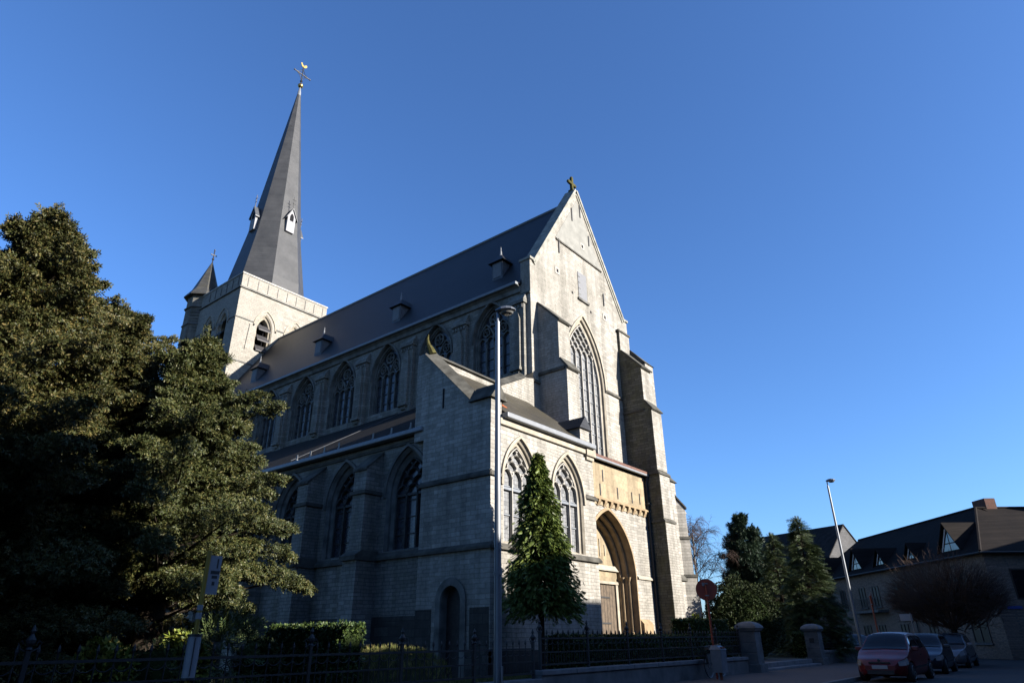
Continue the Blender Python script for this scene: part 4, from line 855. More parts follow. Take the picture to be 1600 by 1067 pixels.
# bare trees
def bare_tree(name, label, x, y, z0, trunk, n1, spread, L, levels, drop, mat, rad, keep=None):
    root = thing(name, label, 'tree', (x, y, z0)); S = [[], [], [], []]
    t_ = MB(); t_.tube([(0, 0, -.1)]+[(.05*math.sin(z), .04*math.cos(z*2), z) for z in np.linspace(.3, trunk, 5)], [rad*1.3]+list(np.linspace(rad, rad*.6, 5)), 8); t_.build('trunk', mat[0], root, smooth=True)
    def grow(p, d, l, r__, lev):
        k = 3; 
        for i in range(k):
            d = d+rng.normal(size=3)*.14; d[2] -= drop*(levels-lev+1)*.10 if lev < levels else 0; d = d/np.linalg.norm(d); q = p+d*l/k
            if q[2] < .35: return
            S[0].append(p); S[1].append(q); S[2].append(r__*(1-.2*i)); S[3].append(r__*(.8-.2*i)); p = q
            if lev > 0:
                for j in range(2 if lev > 1 else 3):
                    dd = d+rng.normal(size=3)*spread; grow(p, dd/np.linalg.norm(dd), l*(.5+.25*rng.random()), r__*.5, lev-1)
    for i in range(n1): 
        z = trunk*(.45+.55*i/max(1, n1-1)) if keep == 'leader' else trunk; a = i*2.4+rng.random(); el = .9 if keep == 'leader' else .15+1.15*rng.random()
        grow(np.array([0, 0, z]), np.array([math.cos(a)*math.cos(el), math.sin(a)*math.cos(el), math.sin(el)]), L*(1.1-.55*i/n1 if keep == 'leader' else .8+.3*rng.random()), rad*.42, levels)
    seg_obj('branches', *S, mat[1], root); return root
bare_tree('birch_tree', 'slender bare birch with thin drooping twigs behind the church corner', 45.2, 20.0, G0, 7.5, 19, .38, 1.95, 3, .9, (BARK_L, TWIG), .085, 'leader')
def round_bare_tree(label, x, y, zt, rx, rz, zc, n):
    root = thing('bare_tree', label, 'tree', (x, y, 0)); m = MB(); m.tube([(0, 0, -.1), (.03, .02, .8), (0, .04, zt)], [.22, .16, .15], 9); m.build('trunk', BARK, root, smooth=True); S = [[], [], [], []]
    for i in range(n):
        d = rng.normal(size=3); d[2] = abs(d[2])*.9-.25; d /= np.linalg.norm(d); lim = i < 26
        e = np.array([d[0]*rx, d[1]*rx, zc-0+d[2]*rz])*(1. if not lim else .8); e[2] = max(e[2], 1.5); e = e*(1+.06*rng.normal()); s = np.array([0, .04, zt-.15*rng.random()])
        if not lim: k_ = .25+.45*rng.random(); s = s+(e-s)*k_+rng.normal(size=3)*.22
        mid = s*.5+e*.5+np.array([0, 0, .10+.12*rng.random()])+rng.normal(size=3)*.10; r0 = .05 if lim else .012+.010*rng.random()
        for p_, q_, a_, b_ in ((s, mid, r0, r0*.7), (mid, e, r0*.7, r0*.25)): S[0].append(p_); S[1].append(q_); S[2].append(a_); S[3].append(b_)
        for j in range(3 if not lim else 0):
            f = .3+.6*rng.random(); b0 = mid+(e-mid)*f; e2 = b0+(e-mid)/np.linalg.norm(e-mid)*.45+rng.normal(size=3)*.20; S[0].append(b0); S[1].append(e2); S[2].append(r0*.4); S[3].append(.003)
    seg_obj('branches', *S, TWIG, root)
round_bare_tree('round clipped bare tree with dense brown twigs beside the silver car', 45.2, 5.6, 1.7, 2.75, 2.1, 3.1, 1500)

# ------------------------------------------------------------------ railing, walls, gate
def base_wall(label, x0, x1, z1, n):
    root = thing('low_wall', label, 'wall', ((x0+x1)/2, 11.17, 0), 'low walls under the railing'); m = MB(); h = (x1-x0)/2; m.box(-h, -.13, -.1, h, .17, z1-.12); m.build('wall_body', BLUEST_D, root)
    m = MB(); s_ = 2*h/n
    for i in range(n): m.box(-h+i*s_+.006, -.18, z1-.12, -h+(i+1)*s_-.006, .22, z1)
    m.build('coping_stones', BLUEST, root, bev=.02)
base_wall('low grey stone wall under the left stretch of railing', -6, 14.85, .5, 12)
base_wall('low grey stone wall under the railing before the chapel', 14.85, 28.9, .68, 9)
base_wall('low grey stone wall right of the gate', 39.0, 46.6, .72, 5)
def railing(label, x0, x1, z0, z1):
    root = thing('iron_railing', label, 'railing', (x0, 11.17, z0), 'iron railings'); L = x1-x0; h = z1-z0; m = MB()
    m.box(0, -.02, .10, L, .02, .14); m.box(0, -.02, h-.16, L, .02, h-.12); m.box(0, -.018, h*.45, L, .018, h*.45+.03); m.build('rails', IRON, root)
    m = MB(); n = int(L/.125)
    for i in range(n):
        x = (i+.5)*L/n
        if i % 2: m.tube([(x, 0, .1), (x, 0, h*.45)], .010, 5)
        else:
            m.tube([(x, 0, .1), (x, 0, h-.04)], .011, 5); m.lathe((x, 0, h-.05), [(.012, 0), (.028, .04), (.022, .08), (.002, .13)], 5)
    for i in range(0, n-1, 2):
        x = (i+.5)*L/n; s_ = L/n; m.tube([(x+s_*(1+math.cos(k*PI/5)), 0, h-.19+.0-.10*math.sin(k*PI/5)) for k in range(6)], .008, 4, cap=False)
    m.build('pickets', IRON, root)
    k = max(2, round(L/2.35))
    for i in range(k+1):
        m = MB(); x = i*L/k; m.box(x-.03, -.03, 0, x+.03, .03, h+.02); m.lathe((x, 0, h), [(.03, 0), (.05, .02), (.03, .05), (.06, .10), (.065, .14), (.03, .19), (.02, .21), (.035, .25), (.004, .33)], 8)
        for s_ in (-1, 1): m.tube([(x, 0, h-.02), (x+s_*.10, 0, h+.03), (x+s_*.14, 0, h+.10), (x+s_*.10, 0, h+.13), (x+s_*.08, 0, h+.09)], .011, 5)
        m.build('post', IRON, root)
railing('black iron railing with spiked posts along the left garden', -5.5, 14.7, .5, 1.32)
railing('black iron railing with ornate posts before the chapel and portal', 15.0, 28.6, .68, 1.56)
railing('black iron railing right of the gate', 39.6, 46.4, .72, 1.5)
def pier(label, x, y):
    root = thing('gate_pier', label, 'gate pier', (x, y, 0), 'gate piers'); m = MB(); m.box(-.42, -.42, -.1, .42, .42, .42); m.build('base', BLUEST_D, root, bev=.03)
    m = MB()
    for i, (a, b) in enumerate(((.42, .82), (.82, 1.2), (1.2, 1.62))): m.box(-.34, -.34, a+.004, .34, .34, b-.004)
    m.box(-.33, -.33, .4, .33, .33, 1.63); m.build('shaft', BLUEST_D, root, bev=.015)
    m = MB(); m.loft([(-.45, -.45, 1.74), (.45, -.45, 1.74), (.45, .45, 1.74), (-.45, .45, 1.74)], [(-.38, -.38, 1.63), (.38, -.38, 1.63), (.38, .38, 1.63), (-.38, .38, 1.63)])
    pv = None
    for k in range(6):
        s_ = .46*math.cos(k*PI/11); z = 1.74+.26*math.sin(k*PI/11); c = [(-s_, -s_, z), (s_, -s_, z), (s_, s_, z), (-s_, s_, z)]
        if pv: m.loft(pv, c, cap=False)
        pv = c
    m.poly(pv); m.build('cap', BLUEST, root); return root
pier('square stone gate pier with domed cap left of the steps', 29.4, 11.0)
p2 = pier('square stone gate pier with a small plaque right of the steps', 38.5, 11.1)
m = MB(); m.box(-.355, -.12, 1.1, -.342, .12, 1.32); m.build('plaque', IRON, p2)
# ------------------------------------------------------------------ street furniture
GALV = plain('galvanised_steel', (0.1300, 0.1400, 0.1550), .42, .5, metal=.55, var=.15, scale=2, bmp=0)
LENS = plain('lamp_lens', (0.1000, 0.1000, 0.0950), .15, .6, var=.2, bmp=0)
RUST = plain('red_brown_sign_paint', (.19, .026, .008), .55, .4, var=.25, bmp=0)
ORNG = plain('orange_sign_paint', (0.1500, 0.0300, 0.0100), .55, .4, var=.2, bmp=0)
YEL = plain('yellow_paint', (0.2100, 0.1350, 0.0100), .5, .4, var=.2, bmp=0)
WHT = plain('white_sign_face', (0.1750, 0.1820, 0.1960), .45, .4, var=.08, bmp=0)
BLK = plain('black_plastic', (.015, .015, .016), .5, .4, var=.2, bmp=0)
BINM = plain('grey_bin_paint', (0.1000, 0.1100, 0.1250), .5, .4, var=.15, bmp=0)
def street_lamp(label, x, y, H, ang):
    root = thing('street_lamp', label, 'street lamp', (x, y, 0), 'street lamps', rz=ang); m = MB(); m.tube([(0, 0, 0), (0, 0, 1.2), (0, 0, H-.25)], [.085, .078, .05], 14); m.tube([(0, 0, H-.25), (0, 0, H-.02), (0, -.12, H+.04)], .03, 8); m.build('pole', GALV, root, smooth=True)
    m = MB(); m.box(-.06, -.086, .5, .06, -.07, .95); m.build('service_door', GALV, root); m = MB(); m.tube([(0, 0, 2.55), (0, 0, 2.62)], .088, 12); m.build('band', ZINC_L, root)
    m = MB(); pv = None
    for k, (yy, w_, h_) in enumerate(((.05, .05, .04), (-.02, .10, .07), (-.10, .135, .10), (-.22, .145, .11), (-.34, .12, .08), (-.42, .04, .03))):
        c = [(w_*math.cos(a), yy, H+.02+.02*k*0+h_*math.sin(a)*(1 if math.sin(a) > 0 else .35)) for a in np.linspace(0, 2*PI, 13)[:-1]]
        if pv: m.loft(pv, c, cap=False)
        else: m.poly(c)
        pv = c
    m.poly(pv); hd_ = m.build('lamp_head', GALV, root, smooth=True)
    m = MB(); pv = None
    for s_, dz in ((1, -.045), (.85, -.085), (.4, -.105)):
        c = [(.115*s_*math.cos(a), -.22+.155*s_*math.sin(a), H+.02+dz) for a in np.linspace(0, 2*PI, 17)[:-1]]
        if pv: m.loft(pv, c, cap=False)
        pv = c
    m.poly(pv); m.build('lens', LENS, hd_, smooth=True)
street_lamp('tall grey steel street lamp standing right before the chapel corner', 10.36, 8.7, 8.32, .5)
street_lamp('tall grey steel street lamp behind the red car', 37.65, 8.7, 8.9, .1)
def text_mesh(body, size, mat, parent, loc, rot, name='lettering'):
    cu = bpy.data.curves.new(name, 'FONT'); cu.body = body; cu.size = size; cu.align_x = 'CENTER'; cu.align_y = 'CENTER'; cu.extrude = .002
    tmp = bpy.data.objects.new('tmp', cu); col.objects.link(tmp); dg = bpy.context.evaluated_depsgraph_get(); me = bpy.data.meshes.new_from_object(tmp.evaluated_get(dg)); bpy.data.objects.remove(tmp)
    me.materials.clear(); me.materials.append(mat); o = bpy.data.objects.new(name, me); col.objects.link(o); o.parent = parent; o.location = loc; o.rotation_euler = rot; return o
bus = thing('bus_stop_sign', 'yellow bus stop pole with white flag panel and cylindrical timetable at the pavement edge', 'bus stop', (4.89, 9.5, 0.1))
m = MB(); m.tube([(0, 0, 0), (0, 0, 2.5)], .032, 10); m.build('pole', YEL, bus, smooth=True)
m = MB(); m.box(.03, -.012, 1.92, .20, .012, 2.44); fl = m.build('flag_panel', WHT, bus)
m = MB(); m.box(.135, -.016, 2.27, .155, -.0125, 2.40); m.box(.06, -.016, 2.19, .19, -.0125, 2.235); m.box(.085, -.016, 2.13, .165, -.0125, 2.17); m.box(.10, -.016, 2.04, .14, -.0125, 2.09); m.build('bus_emblem', BLK, fl)
m = MB(); m.tube([(0, 0, .88), (0, 0, 1.38)], .085, 18); tt_ = m.build('timetable_tube', WHT, bus, smooth=True)
m = MB(); m.tube([(0, 0, 1.38), (0, 0, 1.41)], .095, 18); m.tube([(0, 0, .85), (0, 0, .88)], .09, 18); m.build('end_cap', BLK, tt_); m = MB(); m.box(-.035, -.09, .9, -.027, -.075, 1.36); m.build('seam', BLK, tt_)
m = MB(); m.tube([(0, 0, 1.60), (0, 0, 1.68)], .04, 10); m.tube([(0, 0, 1.71), (0, 0, 1.78)], .04, 10); m.build('collar', WHT, bus)
def round_sign(label, x, y, zc, r_, ang, mat, post, zt=None):
    root = thing('round_road_sign', label, 'road sign', (x, y, .1), 'round road signs', rz=ang); zc -= .1; m = MB(); m.tube([(0, 0, 0), (0, 0, (zt or zc+r_*.75))], .038, 10); m.build('post', post, root, smooth=True)
    m = MB(); m.tube([(0, .045, zc), (0, .065, zc)], r_, 32); m.tube([(0, .04, zc), (0, .07, zc)], r_*1.0, 32, cap=False); d_ = m.build('disc', mat, root)
    m = MB()
    for dz in (-.2, .2): m.box(-.07, -.045, zc+dz-.02, .07, .05, zc+dz+.02)
    m.box(-.13, -.03, zc+.13, -.05, .05, zc+.24); m.build('clamp', GALV, root); return root
# a disc's face looks along local +y; its back and post are turned to the camera
round_sign('round red sign seen from behind on a rust red post by the litter bin', 23.95, 10.3, 2.97, .37, -PI/2+.45, RUST, RUST)
round_sign('round sign edge on with rust red post behind the red car', 36.5, 7.6, 2.95, .3, -2.95, ORNG, ORNG)
round_sign('small round orange sign behind the spruce', 47.9, 11.9, 2.74, .36, -1.35, ORNG, ORNG)
bn = thing('litter_bin', 'grey street litter bin with orange insert on a post before the stone wall', 'litter bin', (23.72, 10.05, .1))
m = MB(); pr = [(-.24, -.2), (.24, -.2), (.26, .2), (-.26, .2)]; m.loft([(a*.9, b*.9, .22) for a, b in pr], [(a, b, .92) for a, b in pr]); m.build('bin_body', BINM, bn, bev=.03)
m = MB(); m.loft([(a*1.06, b*1.08, .92) for a, b in pr], [(a*.8, b*.5+.06, 1.05) for a, b in pr]); m.build('hood', BINM, bn, bev=.02); m = MB(); m.box(-.16, -.19, .955, .16, -.12, 1.0); m.tube([(0, 0, -.02), (0, 0, .22)], .05, 8); m.build('orange_insert', ORNG, bn)
bk = thing('bicycle', 'dark city bicycle leaning against the low wall behind the litter bin', 'bicycle', (24.95, 10.72, .1), rz=.0); bk.rotation_euler = (-.14, 0, 0)
for xw in (-.54, .54):
    m = MB(); m.tube([(xw+.335*math.cos(a), 0, .34+.335*math.sin(a)) for a in np.linspace(0, 2*PI, 33)], .017, 6, cap=False); wh = m.build('wheel', BLK, bk); m = MB()
    m.tube([(xw+.31*math.cos(a), 0, .34+.31*math.sin(a)) for a in np.linspace(0, 2*PI, 33)], .010, 5, cap=False)
    for a in np.linspace(0, PI, 8)[:-1]: m.tube([(xw+.31*math.cos(a), 0, .34+.31*math.sin(a)), (xw-.31*math.cos(a), 0, .34-.31*math.sin(a))], .003, 3)
    m.build('rim', GALV, wh)
m = MB()
for a, b in (((-.54, 0, .34), (-.05, 0, .30)), ((-.54, 0, .34), (-.2, 0, .78)), ((-.05, 0, .30), (-.22, 0, .88)), ((-.05, 0, .30), (.38, 0, .76)), ((-.2, 0, .74), (.36, 0, .86)), ((.54, 0, .34), (.40, 0, .72)), ((.40, 0, .72), (.34, 0, 1.0))): m.tube([a, b], .016, 6)
m.build('frame', BLK, bk); m = MB(); m.tube([(.34, 0, 1.0), (.42, 0, 1.05), (.36, .27, 1.06), (.2, .3, 1.05)], .012, 6); m.tube([(.42, 0, 1.05), (.36, -.27, 1.06), (.2, -.3, 1.05)], .012, 6); m.build('handlebar', GALV, bk)
m = MB(); m.loft([(-.36, -.10, .92), (-.36, .10, .92), (-.02, .02, .93), (-.02, -.02, .93)], [(-.34, -.09, .99), (-.34, .09, .99), (-.03, .015, .97), (-.03, -.015, .97)]); m.build('saddle', BLK, bk, bev=.015)
m = MB(); m.box(-.95, -.08, .70, -.35, .08, .72); m.box(-.85, -.18, .45, -.5, -.09, .74); m.build('luggage_rack', BLK, bk)
pl_ = thing('plate_sign', 'white blank plate on a grey post in front of the bare tree', 'road sign', (41.3, 6.9, .1)); m = MB(); m.tube([(0, 0, 0), (0, 0, 2.35)], .03, 8); m.build('post', GALV, pl_); m = MB(); m.box(-.02, -.05, 1.98, .02, .5, 2.3); m.build('plate', WHT, pl_, bev=.01)
pl_.rotation_euler = (0, 0, .1)

# ------------------------------------------------------------------ cars
CGLASS = plain('car_glass', (.006, .007, .009), .12, .35, var=.2, bmp=0); SGLASS = paint('side_window_glass', (.01, .012, .016), .03, .6); TYRE = plain('tyre_rubber', (.014, .014, .015), .85, .2, var=.2, bmp=0)
RIMM = plain('alloy_rim', (0.1260, 0.1302, 0.1386), .35, .5, metal=.8, var=.1, bmp=0); HEADL = paint('headlight_glass', (0.2100, 0.2184, 0.2310), .08, 1.); PLATE = plain('number_plate', (0.2310, 0.2310, 0.2352), .5, .4, var=.05, bmp=0); TAIL = paint('tail_lamp', (.25, .01, .01), .1, 1.)
TRIM = plain('black_trim', (.018, .018, .019), .6, .35, var=.2, bmp=0)
def lerp_tab(tab, x):
    if x <= tab[0][0]: return tab[0][1]
    for (a, va), (b, vb) in zip(tab, tab[1:]):
        if x <= b:
            t = (x-a)/(b-a); t = t*t*(3-2*t)*.5+t*.5; return va+(vb-va)*t
    return tab[-1][1]
def make_car(name, label, loc, rz, body, L=3.85, W=1.66, H=1.5, hood=.80, cowl=.96, kind='hatch', group='parked cars'):
    """front at local -x; x from 0 (front bumper) to L"""
    root = thing(name, label, 'car', loc, group, rz=rz); hw = W/2
    ws0, ws1 = (.225*L, .42*L) if kind == 'hatch' else (.27*L, .46*L)          # windscreen foot and top
    rr, re = (.86*L, .985*L) if kind == 'hatch' else (.70*L, .86*L)
    top = [(0, .50), (.012*L, .62), (.05*L, hood-.10), (.12*L, hood-.02), (ws0, cowl), (ws1, H-.05), (ws1+.12*L, H), (ws1+.28*L, H-.005), (rr, H-.09)]
    top += [(re, cowl+.05), (L, cowl-.15)] if kind == 'hatch' else [(re, cowl+.02), (.97*L, cowl-.02), (L, cowl-.22)]
    wid = [(0, hw*.56), (.02*L, hw*.74), (.07*L, hw*.90), (.16*L, hw*.98), (.3*L, hw), (.75*L, hw), (.92*L, hw*.95), (L, hw*.80)]
    bot = [(0, .28), (.04*L, .20), (.1*L, .17), (.9*L, .19), (.97*L, .26), (L, .36)]
    belt = [(0, .50), (.012*L, .62), (.05*L, hood-.14), (.12*L, hood-.07), (ws0, cowl-.06), (.5*L, cowl-.04), (.8*L, cowl+.02), (L, cowl-.15)]
    def sec(x):
        w_ = lerp_tab(wid, x); zt = lerp_tab(top, x); zb = min(lerp_tab(belt, x), zt-.004); z0 = lerp_tab(bot, x); g_ = max(0, zt-zb)
        wt = w_*.97-min(.22*hw/.83, g_*.36)
        return [(w_*.86, z0), (w_*.97, z0+.10), (w_, z0+(zb-z0)*.45), (w_*.995, z0+(zb-z0)*.72), (w_*.97, zb), (w_*.97*.5+wt*.5+.012, zb+(zt-zb)*.5), (wt, zt-.02*min(1, g_*5)), (wt*.6, zt+.025*min(1, g_*3)), (0, zt+.035*min(1, g_*3+.3))]
    xs = sorted(set([round(v, 3) for v in list(np.linspace(0, L, 44))+[ws0, ws1, rr, re]])); wx = (.19*L, .825*L); wr = .305
    mb = MB(); rows = []
    for x in xs:
        s_ = sec(x); ring = [(x, y, z) for y, z in s_]+[(x, -y, z) for y, z in s_[:-1][::-1]]; rows.append(ring)
    k = len(rows[0]); vs = []
    for r_ in rows:
        for (x, y, z) in r_:
            for cx in wx:                                    # lift the sill line into a wheel arch
                d = abs(x-cx)
                if d < wr+.055 and abs(y) > hw*.6: z = max(z, .30+math.sqrt(max(0, (wr+.055)**2-d*d))) if z < .62 else z
            vs.append((x, y, z))
    fs = []
    for i in range(len(rows)-1):
        for j in range(k): fs.append((i*k+j, i*k+(j+1) % k, (i+1)*k+(j+1) % k, (i+1)*k+j))
    mb.add(vs, fs); mb.add(rows[0], [list(range(k))]); mb.add(rows[-1], [list(range(k))[::-1]])
    mb.build('body', body, root, smooth=True)
    def patch(name_, x0, x1, j0, j1, mats, ma=.0, mb_=.0, side=1, off=.008, n=7):
        """strip of the body skin between section points j0..j1, lifted off by 8 mm"""
        m = MB(); rws = []
        for x in np.linspace(x0, x1, n):
            s_ = sec(x); P_ = []
            for q in np.linspace(j0+ma, j1-mb_, 4):
                i = min(int(q), len(s_)-2); f = q-i; y = s_[i][0]*(1-f)+s_[i+1][0]*f; z = s_[i][1]*(1-f)+s_[i+1][1]*f; P_.append((x, side*(y+off*(1.2 if j0 < 5.9 else .1)), z+(off*2.2 if j0 >= 6 else 0)))
            rws.append(P_)
        for a, b in zip(rws, rws[1:]):
            for i in range(3): m.add([a[i], a[i+1], b[i+1], b[i]], [(0, 1, 2, 3)])
        return m
    ga = ws0+.06*L; side0 = ws0+.11*L
    for s_ in (-1, 1):                                       # side windows
        bp = .60*L
        for x0, x1 in ((side0, bp-.03), (bp+.03, rr-.03 if kind == 'hatch' else rr+.02)):
            patch('w', x0, x1, 4, 6, CGLASS, .22, .25, s_).build('side_window', SGLASS, root, fix=False)
        m = MB(); y = s_*hw*.98; m.box(ws0+.30, min(y, y+s_*.2), cowl-.03, ws0+.40, max(y, y+s_*.2), cowl+.11); m.build('wing_mirror', body, root, bev=.03)
        m = MB(); h_ = patch('h', .014*L, .125*L, 2.75, 4.25, HEADL, 0, 0, s_, .014); h_.build('headlight', HEADL, root, fix=False)
        m = patch('t', .955*L, .99*L, 2.6, 4.0, TAIL, 0, 0, s_, .012); m.build('tail_lamp', TAIL, root, fix=False)
        for xd in (.60*L,): m = patch('seam', xd-.006, xd+.006, 1.2, 4, TRIM, 0, 0, s_, .006, 2); m.build('door_gap', TRIM, root, fix=False)
        m = patch('hd', .53*L, .57*L, 3.3, 3.5, TRIM, 0, 0, s_, .012, 3); m.build('door_handle', TRIM, root, fix=False)
        m = patch('st', .27*L, .74*L, 1.6, 1.85, TRIM, 0, 0, s_, .010, 6); m.build('side_strip', TRIM, root, fix=False)
        for cx in wx:
            m = MB(); yo, yi = s_*(hw-.005), s_*(hw-.20); m.tube([(cx, yi, .30), (cx, (yi+yo*3)/4, .30), (cx, yo, .30)], [.30, .30, .285], 28); wh = m.build('wheel', TYRE, root, smooth=True)
            m = MB(); yo2 = s_*(hw+.004); m.tube([(cx, s_*(hw-.05), .30), (cx, yo2, .30)], .075, 12)
            for q in range(7):
                a = q*2*PI/7; d = Vector((math.cos(a), 0, math.sin(a))); e = Vector((-math.sin(a), 0, math.cos(a))); b0 = Vector((cx, yo2, .30))
                m.loft([b0+d*.05+e*.03, b0+d*.05-e*.03, b0+d*.20-e*.022, b0+d*.20+e*.022], [v+Vector((0, -s_*.025, 0)) for v in (b0+d*.05+e*.03, b0+d*.05-e*.03, b0+d*.20-e*.022, b0+d*.20+e*.022)])
            m.tube([(cx+.195*math.cos(a), yo2, .30+.195*math.sin(a)) for a in np.linspace(0, 2*PI, 25)], .012, 5, cap=False); m.build('rim', RIMM, wh)
    for s_ in (-1, 1):
        pass
    m = MB()
    for (x0, x1) in ((ws0+.03, ws1-.02),):                   # windscreen spans both halves
        a = patch('ws', x0, x1, 6.15, 8, CGLASS, 0, 0, 1); b = patch('ws', x0, x1, 6.15, 8, CGLASS, 0, 0, -1); m.add(a.v, a.f); m.add(b.v, b.f)
    m.build('windscreen', CGLASS, root, fix=False); m = MB()
    x0, x1 = (rr+.02, re-.02); a = patch('rw', x0, x1, 6.15, 8, CGLASS, 0, 0, 1); b = patch('rw', x0, x1, 6.15, 8, CGLASS, 0, 0, -1); m.add(a.v, a.f); m.add(b.v, b.f); m.build('rear_window', CGLASS, root, fix=False)
    m = MB(); m.box(-.02, -.24, .40, .02, .24, .51); m.build('number_plate', PLATE, root); m = MB(); m.box(-.012, -hw*.5, .24, .05, hw*.5, .36); m.build('lower_grille', TRIM, root)
    m = MB(); m.box(.005, -hw*.4, .565, .04, hw*.4, .61); m.build('upper_grille', TRIM, root)
    m = MB(); m.lathe((0, 0, 0), [(.055, 0), (.05, .02), (.0, .025)], 14); e_ = m.build('badge', RIMM, root); e_.rotation_euler = (0, -PI/2-.25, 0); e_.location = (.012*L, 0, .655)
    return root
RED = paint('dark_red_paint', (.085, .003, .005), .35, .12); SIL = paint('silver_paint', (0.1260, 0.1302, 0.1428), .3, .6, .5); DBL = paint('dark_blue_paint', (0.0105, 0.0126, 0.0210)); BLU = paint('blue_paint', (0.0210, 0.0336, 0.0672)); CHAR = paint('charcoal_paint', (0.0126, 0.0134, 0.0168))
make_car('parked_car', 'dark red hatchback parked at the kerb, front towards the viewer', (26.75, 5.75, -.012), -.06, RED)
make_car('parked_car', 'dark blue hatchback parked between the red and the silver car', (32.9, 5.55, -.012), 0, DBL, L=3.7, W=1.62, H=1.46)
make_car('parked_car', 'silver saloon parked last in the row behind the dark one', (39.2, 5.55, -.012), 0, SIL, L=4.5, W=1.76, H=1.47, hood=.86, kind='saloon')
make_car('parked_car', 'blue car seen behind the foot of the right street lamp', (52.2, 11.4, -.01), .70, BLU, L=4.1, W=1.72, H=1.5)
make_car('parked_car', 'charcoal car whose roof shows above the red one', (50.3, 8.6, -.01), .70, CHAR, L=4.4, W=1.75, H=1.52, kind='saloon')

# ------------------------------------------------------------------ houses
BRICK = masonry('pale_brown_brick', (0.1696, 0.1346, 0.1098), (0.1197, 0.0948, 0.0797), (0.0997, 0.0897, 0.0797), bw=.22, rh=.075, stain=.3, streak=False, bs=.3)
BRICK_R = masonry('red_brick', (0.1092, 0.0464, 0.0328), (0.0819, 0.0355, 0.0246), (0.0655, 0.0546, 0.0491), bw=.22, rh=.075, stain=.3, streak=False, bs=.3)
BRICK_C = masonry('cream_render', (0.1680, 0.1554, 0.1302), (0.1638, 0.1512, 0.1260), (0.1638, 0.1512, 0.1260), bw=2, rh=2, stain=.2, bs=.05)
SLATEG = slate('grey_slate_cladding', (0.0315, 0.0315, 0.0336), rowh=.2, bw=.25, rough=.7)
FRAME_D = plain('dark_window_frame', (.03, .022, .018), .6, .3, var=.2); FRAME_W = plain('white_window_frame', (.5, .5, .5), .6, .3, var=.1)
HGLASS = plain('house_glass', (.006, .007, .009), .3, .12, var=.3, bmp=0); SILLM = plain('window_sill', (0.0924, 0.0924, 0.0882), .85, .2)
DTILE = slate('dark_pantiles', (0.0095, 0.0076, 0.0067), rowh=.32, bw=.22, rough=.8, spec=.06)
A = Vector((53.2, 3.95, 0)); U = Vector((.767, .642, 0)); V_ = Vector((.642, -.767, 0)); HL, HD, HE, HR = 25.0, 9.0, 6.25, 10.0
def HP(u, v, z): return A+U*u+V_*v+Vector((0, 0, z))
house = thing('brick_house', 'long brown brick house with dark hipped roof and a row of pointed dormers', 'house', A)
def hpart(mb, name, mat, parent=None, **k):
    o = mb.build(name, mat, None, **k)
    if parent is None: o.parent = house; o.matrix_parent_inverse = Matrix.Translation(-A)
    else: o.parent = parent
    return o
m = MB(); m.loft([HP(0, 0, 0), HP(HL, 0, 0), HP(HL, HD, 0), HP(0, HD, 0)], [HP(0, 0, HE), HP(HL, 0, HE), HP(HL, HD, HE), HP(0, HD, HE)]); m.loft([HP(.0, HD, 0), HP(11, HD, 0), HP(11, 24, 0), HP(0, 24, 0)], [HP(0, HD, HE), HP(11, HD, HE), HP(11, 24, HE), HP(0, 24, HE)]); hpart(m, 'wall', BRICK)
o_ = .35; rt_ = 5.6
m = MB(); a0, b0, c0, d0 = HP(-o_, -o_, HE-.05), HP(HL+o_, -o_, HE-.05), HP(HL+o_, HD+o_, HE-.05), HP(-o_, HD+o_, HE-.05); e0, f0 = HP(rt_, HD/2, HR), HP(HL-2, HD/2, HR)
m.poly([a0, b0, f0, e0]); m.poly([b0, c0, f0]); m.poly([c0, d0, e0, f0]); m.poly([d0, a0, e0]); m.poly([a0, d0, c0, b0]); hroof = hpart(m, 'roof', DTILE)
m = MB(); m.loft([HP(-o_, HD/2+.5, HE-.06), HP(rt_, HD/2+.5, HR-.02), HP(11.5, HD/2+.5, HE-.06)], [HP(-o_, 24, HE-.06), HP(rt_, 24, HR-.02), HP(11.5, 24, HE-.06)]); hpart(m, 'wing_roof', DTILE)
m = MB(); m.tube([e0, f0], .10, 6); m.tube([a0+Vector((0, 0, .05)), e0], .10, 6); m.tube([e0, HP(rt_, 24, HR)], .10, 6); hpart(m, 'ridge_tiles', DTILE, hroof)
m = MB(); m.tube([HP(-.4, -.45, HE-.08), HP(HL+.4, -.45, HE-.08)], .07, 6); m.tube([HP(-.45, -.45, HE-.08), HP(-.45, 24, HE-.08)], .07, 6); hpart(m, 'gutter', TRIM)
m = MB(); m.tube([HP(8.9, -.1, 0), HP(8.9, -.1, HE-.1)], .05, 6); hpart(m, 'downpipe', TRIM)
for u, v, zt in ((6.2, HD/2+1.2, 10.7), (5.2, 9.5, 10.9)):
    m = MB(); m.loft([HP(u-.7, v-.4, 8.5), HP(u+.7, v-.4, 8.5), HP(u+.7, v+.4, 8.5), HP(u-.7, v+.4, 8.5)], [HP(u-.7, v-.4, zt), HP(u+.7, v-.4, zt), HP(u+.7, v+.4, zt), HP(u-.7, v+.4, zt)]); ch = hpart(m, 'chimney', BRICK_R, hroof)
